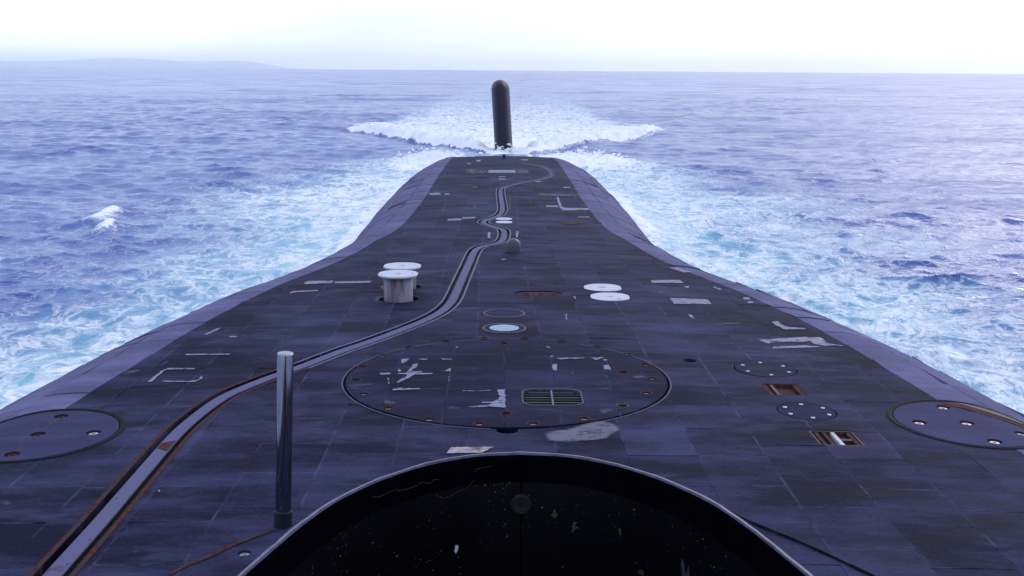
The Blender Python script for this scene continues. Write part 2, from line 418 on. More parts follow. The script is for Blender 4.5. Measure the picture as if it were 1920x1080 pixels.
# ------------------------------------------------------------------ the hull's surface
zd = pchip([-30, 12, 16, 20, 26, 32, 40, 55, 62, 66, 70, 75, 80], [2.5, 2.5, 2.48, 2.42, 2.28, 2.1, 1.93, 1.78, 1.70, 1.45, .95, 0, -1.])
ha = pchip([-30, 6, 10, 13.3, 15, 16.4, 18.5, 20.8, 23.9, 26, 28.5, 30.5, 33, 40, 47, 58.5, 63, 67, 71, 75, 80],
           [5.9, 5.8, 5.65, 5.42, 5.28, 5.15, 4.9, 4.52, 3.8, 3.48, 3.25, 3.02, 2.93, 2.9, 2.95, 2.95, 2.8, 2.5, 2.1, 1.6, 1.])
hr = pchip([-30, 12, 16, 20, 24, 28, 32, 38, 46, 56, 62, 66, 70, 75, 80], [3., 2.9, 2.75, 2.45, 2.12, 1.98, 2.2, 2.6, 2.85, 2.8, 2.1, 1.75, 1.8, 1.5, 1.])
hc = pchip([-30, 15, 25, 90], [.13, .13, 0.001, 0])

def P(s, y, off=0.):
    """hull point: s is the girth coordinate (x on the deck, arc length down the flank), off is height above the skin"""
    s = np.asarray(s, float); y = np.asarray(y, float)
    a, R, u = ha(y), hr(y), np.abs(s)
    th = np.clip((u - a) / R, 0, pi / 2)
    z = zd(y) - .08 * np.minimum(u / a, 1) ** 2 - R * (1 - np.cos(th)) + off * np.cos(th) - np.maximum(u - a - R * pi / 2, 0)
    x = np.sign(s) * (np.minimum(u, a) + R * np.sin(th) + off * np.sin(th)) + hc(y)
    return np.stack([x, np.broadcast_to(y, x.shape), z], -1)

def S_of_x(x, y): return x - float(hc(y))

def circle(c, r, n=40, ry=None):
    return [(c[0] + r * cos(2 * pi * i / n), c[1] + (ry or r) * sin(2 * pi * i / n)) for i in range(n)]

def ccw(p):
    a = sum(p[i - 1][0] * p[i][1] - p[i][0] * p[i - 1][1] for i in range(len(p)))
    return list(p) if a > 0 else list(p)[::-1]

def cut(outlines, holes=(), steiner=()):
    """2-D region inside every outline and outside every hole -> points, triangles, boundary edges"""
    pts, faces = [], []
    for poly in list(outlines) + list(holes):
        q = ccw(poly); faces.append(list(range(len(pts), len(pts) + len(q)))); pts += [Vector(v) for v in q]
    pts += [Vector(v) for v in steiner]
    vo, _, fo, _, _, of = delaunay_2d_cdt(pts, [], faces, 0, 1e-5)
    n = len(outlines); tris = []
    for f, o in zip(fo, of):
        if all(i in o for i in range(n)) and not any(i >= n for i in o): tris.append(tuple(f))
    seen = {}
    for f in tris:
        for i in range(len(f)): seen[(f[i - 1], f[i])] = 1
    edges = [e for e in seen if (e[1], e[0]) not in seen]
    used = sorted({i for f in tris for i in f}); mp = {k: i for i, k in enumerate(used)}
    return np.array([vo[i][:] for i in used]).reshape(-1, 2), [tuple(mp[i] for i in f) for f in tris], [(mp[a], mp[b]) for a, b in edges]

def slab_geo(p2, tris, edges, off, th, tilt=(0, 0), c=None):
    c = p2.mean(0) if c is None else np.asarray(c)
    o = off + (p2[:, 0] - c[0]) * tilt[0] + (p2[:, 1] - c[1]) * tilt[1]
    top = P(p2[:, 0], p2[:, 1], o); bot = P(p2[:, 0], p2[:, 1], off - th)
    n = len(p2)
    # walls get vertices of their own so that the top shades flat
    V = np.concatenate([top, top, bot]); Fc = list(tris)
    for a, b in edges: Fc.append((n + b, n + a, 2 * n + a, 2 * n + b))
    return V, Fc

def bbox(p):
    q = np.asarray(p); return q[:, 0].min(), q[:, 0].max(), q[:, 1].min(), q[:, 1].max()
def touch(a, b): return a[0] < b[1] and b[0] < a[1] and a[2] < b[3] and b[2] < a[3]

# ------------------------------------------------------------------ where the deck fittings sit (girth coordinate, distance aft)
HATCH = (-.07, 14.03); HATCH_R = 2.12
def sx(x, y): return (S_of_x(x, y), y)

TRACK_CTRL = [(-3.60, 5.0), (-3.62, 7.0), (-3.64, 8.26), (-3.64, 9.38), (-3.66, 10.68), (-3.66, 12.0), (-3.5, 13.2), (-3.15, 14.02), (-2.81, 14.61), (-2.36, 15.5), (-1.96, 16.18), (-1.55, 17.0), (-1.24, 17.7),
              (-1.03, 18.41), (-.91, 19.29), (-.84, 21.01), (-.74, 23.8), (-.66, 25.8), (-.50, 26.55), (-.13, 27.2), (0., 27.9), (.01, 30.1), (-.24, 30.95), (-.56, 31.8), (-.54, 32.6), (-.15, 33.9),
              (-.02, 35.76), (-.09, 43.3), (.2, 44.6), (.8, 46.2), (1.76, 48.4), (2.19, 50.17), (2.27, 53.25), (1.93, 55.57), (.96, 57.56)]
def catmull(P_, k=5):
    P_ = [np.array(p, float) for p in P_]; out = []
    for i in range(len(P_) - 1):
        p0, p1, p2, p3 = P_[max(i - 1, 0)], P_[i], P_[i + 1], P_[min(i + 2, len(P_) - 1)]
        for j in range(k):
            t = j / k
            # centripetal-ish: damp the tangents so sharp bends stay sharp
            m1, m2 = .42 * (p2 - p0) * np.linalg.norm(p2 - p1) / max(np.linalg.norm(p2 - p0), 1e-6), .42 * (p3 - p1) * np.linalg.norm(p2 - p1) / max(np.linalg.norm(p3 - p1), 1e-6)
            m1, m2 = m1 * 2, m2 * 2
            out.append(p1 * (1 + 2 * t) * (1 - t) ** 2 + m1 * t * (1 - t) ** 2 + p2 * t * t * (3 - 2 * t) + m2 * t * t * (t - 1))
    out.append(P_[-1]); return np.array(out)
TR = catmull(TRACK_CTRL)
TR[:, 0] -= hc(TR[:, 1])
tg = np.gradient(TR, axis=0); tg /= np.linalg.norm(tg, axis=1)[:, None]
TN = np.stack([tg[:, 1], -tg[:, 0]], 1)                      # to the right of the path
TW = np.interp(TR[:, 1], [0, 42, 46, 60], [.15, .15, .10, .09])
def band(o1, o2):                                             # points of a band between two offsets (in half-widths)
    return TR + TN * (TW * o1)[:, None], TR + TN * (TW * o2)[:, None]
L1, R1 = band(-1, 1)
SLOT = [[tuple(L1[i]), tuple(R1[i]), tuple(R1[i + 1]), tuple(L1[i + 1])] for i in range(len(TR) - 1)]

SIDE = [((-5.38, 11.85), .87), ((5.42, 12.40), .85)]
PLATES = [(sx(3.66, 14.66), .42), (sx(3.70, 12.70), .345)]
PORTS = [(sx(.03, 18.13), .37), (sx(.03, 16.96), .36)]
RECESS = [(sx(3.66, 13.66), .245, .27), (sx(3.77, 11.73), .255, .25)]
HOLE = (sx(2.67, 15.04), .095)
OVAL = (sx(.67, 20.05), .45, .24)
BOLLARD = [sx(-1.89, 19.44), sx(-1.93, 20.70)]
FLUSH = [sx(1.98, 19.74), sx(1.93, 20.70)]
FARFLUSH = [sx(.03, 32.05), sx(.03, 32.95)]
SMALLHOLE = (sx(-2.17, 8.64), .06)
HOLES = [circle(HATCH, HATCH_R + .03, 72), circle((HATCH[0], HATCH[1] - HATCH_R - .06), .13, 16)]
HOLES += [circle(c, r + .05, 56) for c, r in SIDE]
HOLES += [circle(c, r + .016, 40) for c, r in PLATES + PORTS]
HOLES += [[(c[0] - w, c[1] - h), (c[0] + w, c[1] - h), (c[0] + w, c[1] + h), (c[0] - w, c[1] + h)] for c, w, h in RECESS]
HOLES += [circle(HOLE[0], HOLE[1], 20), circle(OVAL[0], OVAL[1], 32, OVAL[2]), circle(SMALLHOLE[0], SMALLHOLE[1], 16)]
HOLES += [circle(c, .36, 28) for c in BOLLARD] + [circle(c, .39, 28) for c in FLUSH] + [circle(c, .27, 24) for c in FARFLUSH]
HOLES += SLOT
HBOX = [bbox(h) for h in HOLES]
DEPTH = .07

# ------------------------------------------------------------------ the submarine
sub = empty('submarine', (0, 30, 0), 'black submarine with a rubber tiled deck running surfaced through the sea', 'submarine')

def skin(svals, ys, off):
    """grid over rows of girth coordinates"""
    V = np.concatenate([P(s, np.full(len(s), y), off) for s, y in zip(svals, ys)])
    n = len(svals[0]); Fc = []
    for j in range(len(ys) - 1):
        for i in range(n - 1):
            a = j * n + i; Fc.append((a, a + 1, a + n + 1, a + n))
    return V, Fc
ys = np.concatenate([[-30, -15], np.arange(0, 80.01, .5)])
dv, df = skin([np.linspace(-1, 1, 17) * ha(y) for y in ys], ys, -DEPTH - .02)
deck = mesh('deck', dv, df, M['under'], sub, smooth=True)
fl = []
for sg in (-1, 1):
    rows = [sg * (ha(y) + np.concatenate([np.linspace(0, hr(y) * pi / 2, 14), [hr(y) * pi / 2 + 2.6]])) for y in ys]
    v, f = skin(rows, ys, -DEPTH - .02)
    fl.append((v, f if sg > 0 else [q[::-1] for q in f]))
hull = mesh('hull', *merge(fl), M['under'], sub, smooth=True)

# deck tiles ------------------------------------------------------
GAP = .0025
col_lines = [0.49 + .745 * i for i in range(9)]
col_lines = sorted([-x for x in col_lines] + col_lines)
col_lines = [x - .03 for x in col_lines]
tiles = []
for i in range(len(col_lines) - 1):
    x0, x1 = col_lines[i], col_lines[i + 1]
    offs = [0, 0, .02, -.03, 0, .34, 0, .0, .02, .36, -.02, .02, .38, 0, .36, 0, .2][i % 17]
    k = -2
    y = 4.03 + offs
    while y < 64.5:
        y1 = y + .88
        tiles.append((x0, x1, y, y1)); y = y1
def deck_poly(y0, y1):
    yy = np.linspace(y0 - .3, y1 + .3, 9); a = ha(yy) - .004
    return [(-q, t) for q, t in zip(a, yy)] + [(q, t) for q, t in zip(a[::-1], yy[::-1])]
singles, rest = [], []
for t in tiles:
    x0, x1, y0, y1 = t
    GAP = rng.choice([.0006, .0013, .003], p=[.5, .32, .18])
    rect = [(x0 + GAP, y0 + GAP), (x1 - GAP, y0 + GAP), (x1 - GAP, y1 - GAP), (x0 + GAP, y1 - GAP)]
    amin = min(float(ha(y0)), float(ha(y1)))
    if min(abs(x0), abs(x1)) > max(float(ha(y0)), float(ha(y1))): continue
    edge = max(abs(x0), abs(x1)) > amin - .01
    near = [h for h, b in zip(HOLES, HBOX) if touch(b, (x0, x1, y0, y1))]
    off = rng.normal(0, .0016); tilt = tuple(rng.normal(0, .0034, 2))
    if y0 > 30: tilt = (0, 0)
    c = ((x0 + x1) / 2, (y0 + y1) / 2)
    if near or edge:
        p2, tr, ed = cut([rect] + ([deck_poly(y0, y1)] if edge else []), near)
        if not tr: continue
        V, Fc = slab_geo(p2, tr, ed, off, DEPTH, tilt, c)
        q = np.concatenate([p2, p2, p2])
    else:
        b = .004
        ring = np.array([(x0 + GAP + b, y0 + GAP + b), (x1 - GAP - b, y0 + GAP + b), (x1 - GAP - b, y1 - GAP - b), (x0 + GAP + b, y1 - GAP - b)] + rect)
        o = off + (ring[:, 0] - c[0]) * tilt[0] + (ring[:, 1] - c[1]) * tilt[1]
        o[4:] -= .002
        top = P(ring[:, 0], ring[:, 1], o); bot = P(ring[4:, 0], ring[4:, 1], off - DEPTH)
        V = np.concatenate([top, bot]); Fc = [(0, 1, 2, 3)]
        for i in range(4):
            j = (i + 1) % 4
            Fc += [(4 + i, 4 + j, j, i), (8 + i, 8 + j, 4 + j, 4 + i)]
        q = np.concatenate([ring, ring[4:]])
    uv = np.stack([(q[:, 0] - x0) / (x1 - x0), (q[:, 1] - y0) / (y1 - y0)], 1)
    rec = (V, Fc, uv, float(np.clip(rng.normal(0, .55), -1.2, 1.5)))
    # in the picture: ahead of the sail, inside the field of view
    vis = c[1] > 8.0 and abs(c[0]) < .50 * c[1] + .9 and (c[1] > 10.6 or abs(c[0]) > 1.1)
    singles.append((c[1] if vis else 999 + c[1], rec))
singles.sort(key=lambda r: r[0])
for key, (V, Fc, uv, tint) in singles[:300]:
    mesh('tile', V, Fc, M['deck'], deck, uv=uv, attrs={'tint': tint})
def joined(name, recs, mat, parent):
    V, Fc = merge([(r[0], r[1]) for r in recs])
    o = mesh(name, V, Fc, mat, parent, uv=np.concatenate([r[2] for r in recs]), attrs={'tint': np.concatenate([np.full(len(r[0]), r[3]) for r in recs])})
    o['kind'] = 'stuff'; return o
joined('far_tiles', [r for _, r in singles[300:]], M['deck'], deck)

# flank tiles -----------------------------------------------------
fs = []
for sg in (-1, 1):
    for ci, (v0, v1) in enumerate([(0.004, .62), (.62, 1.3), (1.3, 2.0), (2.0, 2.8)]):
        y = 5.0 + rng.uniform(0, .8)
        while y < 66:
            ln = .98 * rng.uniform(.85, 1.3); y1 = y + ln
            sk = .10 * ci                                          # the joints lean a little aft down the side
            gap = .010
            nv = 4
            yy = np.array([y + gap, (y + y1) / 2, y1 - gap]); vv = np.linspace(v0 + (gap if ci else 0), v1 - gap, nv)
            off = rng.normal(.002, .005); tl = rng.normal(0, .006); tv = rng.normal(0, .004)
            if rng.random() < .20: tl = rng.choice([-1, 1]) * rng.uniform(.02, .06)
            g = [(sg * (float(ha(a)) + b), a + .12 * b, off + tl * (a - (y + y1) / 2) + tv * (b - v0)) for a in yy for b in vv]
            g = np.array(g)
            box = bbox(g[:, :2]); near = [h for h, b in zip(HOLES, HBOX) if touch(b, box)]
            if near:
                out = [(g[i, 0], g[i, 1]) for i in [0, 1, 2, 3, 7, 11, 10, 9, 8, 4]]
                p2, tr, ed = cut([out], near, [(g[5, 0], g[5, 1]), (g[6, 0], g[6, 1])])
                if not tr: y = y1; continue
                V, Fc = slab_geo(p2, tr, ed, 0., DEPTH)
                q = np.concatenate([p2, p2, p2])
                uv = np.full((len(q), 2), .5)
            else:
                top = P(g[:, 0], g[:, 1], g[:, 2])
                per = [0, 1, 2, 3, 7, 11, 10, 9, 8, 4]
                bot = P(g[per, 0], g[per, 1], -DEPTH)
                V = np.concatenate([top, top[per], bot]); Fc = []
                for a in range(2):
                    for b in range(nv - 1):
                        i = a * nv + b; Fc.append((i, i + 1, i + nv + 1, i + nv))
                n0 = 12; n1 = 12 + len(per)
                for i in range(len(per)):
                    j = (i + 1) % len(per); Fc.append((n1 + i, n1 + j, n0 + j, n0 + i))
                if sg < 0: Fc = [f[::-1] for f in Fc]
                uu = np.array([((b - v0) / (v1 - v0), (a - y) / ln) for a in yy for b in vv])
                uv = np.concatenate([uu, uu[per], uu[per]])
            rec = (V, Fc, uv, float(np.clip(rng.normal(0, .7), -1.6, 1.5)))
            cy = (y + y1) / 2
            vis = ci < 3 and cy > 10.5
            fs.append((cy if vis else 999 + cy, rec)); y = y1
fs.sort(key=lambda r: r[0])
for key, (V, Fc, uv, tint) in fs[:300]:
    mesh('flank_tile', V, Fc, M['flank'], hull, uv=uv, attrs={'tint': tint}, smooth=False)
joined('lower_flank_tiles', [r for _, r in fs[300:]], M['flank'], hull)

# deck fittings ---------------------------------------------------
def bolt_geo(c, off, r=.036, n=14, tilt=None):
    """a washer ring with a socket, lying in its recess"""
    V, Fc = [], []
    for rr, h in ((r, -.012), (r, 0.), (r * .42, .002), (r * .38, -.012)):
        for i in range(n):
            t = 2 * pi * i / n; V.append(P(c[0] + rr * cos(t), c[1] + rr * sin(t), off + h))
    for j in range(3):
        for i in range(n):
            a, b = j * n + i, j * n + (i + 1) % n; Fc.append((a, b, b + n, a + n))
    Fc.append(tuple(3 * n + i for i in range(n)))
    return V, Fc

# the big round hatch
HB = [(-.85, 16.07, 'r'), (-.28, 16.26, 'b'), (.34, 16.28, 'w'), (.03, 15.91, 'r'), (.9, 16.09, 'r'), (1.42, 15.77, 'r'), (1.81, 15.31, 'w'), (2.0, 14.74, 'w'), (1.65, 14.33, 'r'), (1.99, 14.02, 'w'),
      (1.83, 13.33, 'w'), (1.47, 12.77, 'b'), (.96, 12.25, 'w'), (.36, 12.05, 'w'), (.05, 12.43, 'r'), (-.26, 12.03, 'w'), (-.85, 12.2, 'w'), (-1.37, 12.64, 'w'), (-1.74, 13.24, 'w'), (-1.93, 13.9, 'r'),
      (-1.93, 14.58, 'r'), (-1.72, 15.17, 'w'), (-1.36, 15.69, 'w')]
hv, hf = cut([circle(HATCH, HATCH_R - .02, 72)])[:2]
GRILLE = (sx(.625, 13.10), .36, .34)
def roundrect(c, w, h, r, n=5):
    out = []
    for qx, qy, a0 in ((1, 1, 0), (-1, 1, 90), (-1, -1, 180), (1, -1, 270)):
        for i in range(n + 1):
            a = radians(a0 + 90 * i / n); out.append((c[0] + qx * (w - r) + r * cos(a), c[1] + qy * (h - r) + r * sin(a)))
    return out
big = mesh('round_hatch', P(hv[:, 0], hv[:, 1], -DEPTH + .012), hf, M['rustdark'], sub)
hb2 = [(sx(x, y), k) for x, y, k in HB]
hole_b = [circle(c, .062, 14) for c, _ in hb2]
gr_hole = roundrect(GRILLE[0], GRILLE[1] + .03, GRILLE[2] + .03, .17)
hrows = [11.7, 12.6, 13.48, 14.36, 15.24, 16.2]
hcols = [-2.4 + .07 - .07, -1.49, -.73, .0, .67, 1.36, 2.3]
hcols = [-2.3, -1.57, -.83, -.10, .56, 1.27, 2.2]
disc = circle(HATCH, HATCH_R, 72)
for i in range(len(hcols) - 1):
    for j in range(len(hrows) - 1):
        x0, x1, y0, y1 = hcols[i], hcols[i + 1], hrows[j] if j else 11.5, hrows[j + 1] if j < 4 else 16.5
        g = .002
        rect = [(x0 + g, y0 + g), (x1 - g, y0 + g), (x1 - g, y1 - g), (x0 + g, y1 - g)]
        near = [h for h in hole_b + [gr_hole] if touch(bbox(h), (x0, x1, y0, y1))]
        p2, tr, ed = cut([rect, disc], near)
        if not tr: continue
        V, Fc = slab_geo(p2, tr, ed, .010 + rng.normal(0, .0012), .07)
        q = np.concatenate([p2] * 3)
        mesh('tile', V, Fc, M['hatchtile'], big, uv=np.stack([(q[:, 0] - x0) / (x1 - x0), (q[:, 1] - y0) / (y1 - y0)], 1), attrs={'tint': float(rng.normal(-.1, .45))})
for c, k in hb2:
    v, f = bolt_geo(c, -.008 if k == 'w' else -.03, .042)
    mesh('bolt', v, f, M['bolt'] if k == 'w' else (M['rust'] if k == 'r' else M['rustdark']), big)
    n = 16                                                       # rusted liner of the bolt recess
    rv = np.concatenate([[P(c[0] + r * cos(2 * pi * i / n), c[1] + r * sin(2 * pi * i / n), h) for i in range(n)] for r, h in ((.060, -.05), (.060, .0125), (.078, .0125))])
    rf = [(j * n + i, j * n + (i + 1) % n, (j + 1) * n + (i + 1) % n, (j + 1) * n + i) for j in range(2) for i in range(n)]
    mesh('bolt_recess', rv, rf, M['rust'] if k != 'b' else M['rustdark'], big)

# a ring of chalky sealant round the hatch
n = 72
for r0, r1, mt in ((HATCH_R + .034, HATCH_R + .055, 'seal'),):
    seg = []
    for a0, a1 in ((100, 265), (300, 420)):
        m_ = 40; T = np.radians(np.linspace(a0, a1, m_))
        V = np.concatenate([P(HATCH[0] + r * np.cos(T), HATCH[1] + r * np.sin(T), h) for r, h in ((r0, .001), (r0, .006), (r1, .006), (r1, .001))])
        Fc = [(j * m_ + i, j * m_ + i + 1, (j + 1) * m_ + i + 1, (j + 1) * m_ + i)[::-1] for j in range(3) for i in range(m_ - 1)]
        seg.append((V, Fc))
    mesh('hatch_seal', *merge(seg), M[mt], sub)

# vent grille in the hatch: frame, mullion, slats
gc, gw, gh = GRILLE
fo, fi = roundrect(gc, gw + .024, gh + .024, .168), roundrect(gc, gw, gh, .15)
m_ = len(fo)
V = np.concatenate([[P(*p, o) for p in q] for q, o in ((fo, -.05), (fo, .016), (fi, .016), (fi, -.055))])
Fc = [(j * m_ + i, j * m_ + (i + 1) % m_, (j + 1) * m_ + (i + 1) % m_, (j + 1) * m_ + i) for j in range(3) for i in range(m_)]
grille = mesh('vent_grille', V, Fc, M['seal'], sub)
def box_sy(s0, s1, y0, y1, o0, o1):
    V = [P(s, y, o) for o in (o0, o1) for s, y in ((s0, y0), (s1, y0), (s1, y1), (s0, y1))]
    return V, [(3, 2, 1, 0), (4, 5, 6, 7), (0, 1, 5, 4), (1, 2, 6, 5), (2, 3, 7, 6), (3, 0, 4, 7)]
mesh('mullion', *box_sy(gc[0] - .012, gc[0] + .012, gc[1] - gh + .002, gc[1] + gh - .002, -.05, .008), M['lipgrey'], grille)
for i in range(6):
    yy = gc[1] - gh + .07 + i * .105
    hw = gw - (.07 if i in (0, 5) else .012)
    for a, b in ((-hw, -.016), (.016, hw)):
        mesh('slat', *box_sy(gc[0] + a, gc[0] + b, yy, yy + .028, -.052, -.012), M['slat'] if i % 2 else M['under'], grille)
mesh('sill', *box_sy(gc[0] - gw + .12, gc[0] + gw - .12, gc[1] - gh + .004, gc[1] - gh + .055, -.05, .0), M['light'], grille)

# side hatches
for (c, r), lab, mt in zip(SIDE, ('round side hatch cover with seams and rusty bolt sockets', 'round side hatch cover rusted through along its outboard edge'), ('sidehatch', 'sidehatch')):
    offs = [(0, 0), (.0, .66), (0, -.66), (.62, .02), (-.6, .0)] if c[0] < 0 else [(-.02, 0), (-.06, .62), (.02, -.66), (-.6, -.03), (.5, -.3)]
    hl = [circle((c[0] + a, c[1] + b), .085, 16) for a, b in offs]
    st = [(c[0] + q * cos(t), c[1] + q * sin(t)) for q in (.25, .5, .72) for t in np.linspace(0, 2 * pi, 14)[:-1] if min(hypot(c[0] + q * cos(t) - h0, c[1] + q * sin(t) - h1) for h0, h1 in [(c[0] + a, c[1] + b) for a, b in offs]) > .11]
    p2, tr, ed = cut([circle(c, r, 48)], hl, st)
    V, Fc = slab_geo(p2, tr, ed, .004, .07)
    sh = mesh('side_hatch', V, Fc, M[mt], sub, uv=np.full((len(V), 2), .5), attrs={'tint': .0})
    sh['label'] = lab
    for i, (a, b) in enumerate(offs):
        cc = (c[0] + a, c[1] + b)
        w = (i == 3) if c[0] < 0 else True
        v, f = bolt_geo(cc, -.014, .055, 14)
        mesh('bolt', v, f, M['bolt'] if w else M['rust'], sh)
        v = np.concatenate([[P(cc[0] + q * cos(2 * pi * i / 16), cc[1] + q * sin(2 * pi * i / 16), h) for i in range(16)] for q, h in ((.0, -.055), (.084, -.055), (.084, .0035))])
        mesh('bolt_recess', v, [(j * 16 + i, j * 16 + (i + 1) % 16, (j + 1) * 16 + (i + 1) % 16, (j + 1) * 16 + i) for j in range(2) for i in range(16)], M['rustdark'], sh)
    # raised rim of the opening, coloured black for the shadow in the gap
    nn = 56; T = np.linspace(0, 2 * pi, nn, endpoint=False)
    prof = ((r + .012, -.06), (r + .012, .0), (r + .05, .014), (r + .075, .010), (r + .085, .0))
    V = np.concatenate([P(c[0] + q * np.cos(T), c[1] + q * np.sin(T), h) for q, h in prof])
    Fc = [(j * nn + i, j * nn + (i + 1) % nn, (j + 1) * nn + (i + 1) % nn, (j + 1) * nn + i)[::-1] for j in range(len(prof) - 1) for i in range(nn)]
    Fc = [f[::-1] for f in Fc]
    mesh('hatch_shadow_rim', V, Fc, M['rimblack'], sh)
    # thin joints scribed over the cover
    if c[0] < 0:
        for (a0, b0), (a1, b1) in (((0, .08), (0, .58)), ((0, -.08), (0, -.58)), ((.09, 0), (.54, .02)), ((-.09, 0), (-.52, 0))):
            m_ = 8; A = np.linspace(0, 1, m_); d = np.array([-(b1 - b0), a1 - a0]); d = d / np.linalg.norm(d) * .006
            V = np.concatenate([P(c[0] + a0 + (a1 - a0) * A + q * d[0], c[1] + b0 + (b1 - b0) * A + q * d[1], .0065) for q in (-1, 1)])
            mesh('joint', V, [(i, i + 1, m_ + i + 1, m_ + i) for i in range(m_ - 1)], M['mark'], sh)
    else:
        T = np.radians(np.linspace(-12, 92, 26)); inn = .90 - .26 * np.sin(np.linspace(0, pi, 26)) ** .8 - .05 * rng.random(26)
        V = np.concatenate([P(c[0] + r * .985 * np.cos(T), c[1] + r * .985 * np.sin(T), .0075), P(c[0] + r * inn * np.cos(T), c[1] + r * inn * np.sin(T), .0075)])
        mesh('rust_patch', V, [(i + 1, i, 26 + i, 26 + i + 1)[::-1] for i in range(25)], M['rustbright'], sh)
        T = np.radians(np.linspace(8, 80, 20)); inn = .985 - .19 * np.sin(np.linspace(0, pi, 20))
        V = np.concatenate([P(c[0] + r * .99 * np.cos(T), c[1] + r * .99 * np.sin(T), .0105), P(c[0] + r * inn * np.cos(T), c[1] + r * inn * np.sin(T), .0105)])
        mesh('gap_shade', V, [(i, i + 1, 20 + i + 1, 20 + i)[::-1] for i in range(19)], M['mark'], sh)  # flat black crescent on the cover, painted for the shade inside the gap

# small bolted plates and round ports
for (c, r), nb in zip(PLATES, (6, 6)):
    p2, tr, ed = cut([circle(c, r, 40)])
    V, Fc = slab_geo(p2, tr, ed, .002, .07)
    pl = mesh('round_plate', V, Fc, M['hatchtile'], sub, uv=np.full((len(V), 2), .5), attrs={'tint': .5})
    for i in range(nb):
        t = radians(30 + 60 * i); v, f = bolt_geo((c[0] + .78 * r * cos(t), c[1] + .78 * r * sin(t)), .009, .026, 12)
        mesh('bolt', v, f, M['bolt'], pl)
for i, (c, r) in enumerate(PORTS):
    rr = [circle(c, q, 36) for q in (r, r * .88, r * .868)]
    p2, tr, ed = cut([rr[0]], [rr[1]]); V, Fc = slab_geo(p2, tr, ed, .006, .07)
    port = mesh('deck_port', V, Fc, M['seal'], sub)
    p2, tr, ed = cut([rr[2]]); V, Fc = slab_geo(p2, tr, ed, .002, .07)
    o = mesh('cover', V, Fc, M['hatchtile'], port, uv=np.full((len(V), 2), .5), attrs={'tint': .9})
    if i == 1:
        p2, tr, ed = cut([circle(c, r * .66, 30)]); V, Fc = slab_geo(p2, tr, ed, .008, .01)
        o = mesh('lens', V, Fc, M['lens'], port); o['label'] = 'pale blue wet glass lens'

# rectangular cleat recesses with bars
for i, (c, w, h) in enumerate(RECESS):
    x0, x1, y0, y1 = c[0] - w, c[0] + w, c[1] - h, c[1] + h
    fr = [box_sy(x0, x1, y1 - .03, y1, -.085, -.004), box_sy(x0, x1, y0, y0 + .02, -.085, -.006), box_sy(x0, x0 + .025, y0 + .02, y1 - .03, -.085, -.004), box_sy(x1 - .025, x1, y0 + .02, y1 - .03, -.085, -.006), box_sy(x0 + .026, x1 - .026, y0 + .021, y1 - .031, -.087, -.060)]
    rc = mesh('cleat_recess', *merge(fr), M['rust'] if i == 0 else M['rustdark'], sub)
    bars = [(.10, 'rust'), (.27, 'rustdark'), (.90, 'rust')] if i == 0 else [(.15, 'rust'), (.33, 'rust'), (.53, 'white'), (.88, 'rust')]
    for f, m_ in bars:
        xx = x0 + f * 2 * w
        mesh('bar', *box_sy(xx - .022, xx + .022, y0 + .022, y1 - .032, -.058, -.012), M[m_], rc)
    if i: mesh('bar', *box_sy(x0 + .58 * 2 * w, x0 + .83 * 2 * w, y0 + .20, y0 + .25, -.058, -.016), M['rustdark'], rc)
p2, tr, ed = cut([circle(OVAL[0], OVAL[1] - .01, 32, OVAL[2] - .01)]); V, Fc = slab_geo(p2, tr, ed, -.02, .05)
ov = mesh('oval_socket', V, Fc, M['rust'], sub)
for dx in (-.22, .05, .28):
    mesh('bolt', *bolt_geo((OVAL[0][0] + dx, OVAL[0][1] + .02), .0, .05, 12), M['rustdark'], ov)
mesh('bolt', *bolt_geo(SMALLHOLE[0], -.02, .045, 14), M['bolt'], sub)

# safety track: flat strip in its slot, chalky or rusted lips outside
def ribbon(o1, o2, h0, h1, i0=0, i1=None, o1w=None):
    i1 = i1 or len(TR)
    A, B = band(o1, o2) if o1w is None else (TR + TN * (TW * o1)[:, None], TR + TN * (TW * o1 + o2)[:, None])
    A, B = A[i0:i1], B[i0:i1]; m_ = len(A)
    if ((B - A) * TN[i0:i1]).sum() < 0: A, B = B, A
    V = np.concatenate([P(A[:, 0], A[:, 1], h0), P(A[:, 0], A[:, 1], h1), P(B[:, 0], B[:, 1], h1), P(B[:, 0], B[:, 1], h0)])
    return V, [(j * m_ + i, (j + 1) * m_ + i, (j + 1) * m_ + i + 1, j * m_ + i + 1) for j in range(3) for i in range(m_ - 1)]
track = mesh('cable_track', *ribbon(-.52, .52, -.020, -.004), M['strip'], sub)
mesh('track_web', *ribbon(-.22, .22, -.088, -.0205), M['under'], track)
cutk = int(np.argmin(abs(TR[:, 1] - 14.6)))
for sg in (-1, 1):
    mesh('track_lip', *ribbon(sg * 1.0, sg * .048, -.088, .007, 0, cutk + 1, 1), M['lipred'], track)
    mesh('track_lip', *ribbon(sg * 1.0, sg * .032, -.02, .006, cutk, None, 1), M['lipgrey'], track)
for y_, o_ in ((8.4, .3), (9.9, -.25), (11.9, .2), (12.6, -.3), (13.1, .3), (13.6, -.2), (9.0, .35)):
    i = int(np.argmin(abs(TR[:, 1] - y_))); c = TR[i] + TN[i] * TW[i] * o_
    p2, tr, ed = cut([circle(c, .016, 8)]); V, Fc = slab_geo(p2, tr, ed, -.003, .003); mesh('screw_hole', V, Fc, M['mark'], track)
i = int(np.argmin(abs(TR[:, 1] - 11.45)))
A, B = band(-.46, .46); seg = [tuple(A[i - 1] + (A[i] - A[i - 1]) * .4)] + [tuple(A[i + k]) for k in range(0, 1)] + [tuple(B[i] + (B[i + 1] - B[i]) * .3), tuple(B[i - 1])]
p2, tr, ed = cut([seg]); V, Fc = slab_geo(p2, tr, ed, -.003, .002); mesh('rust_patch', V, Fc, M['rust'], track)

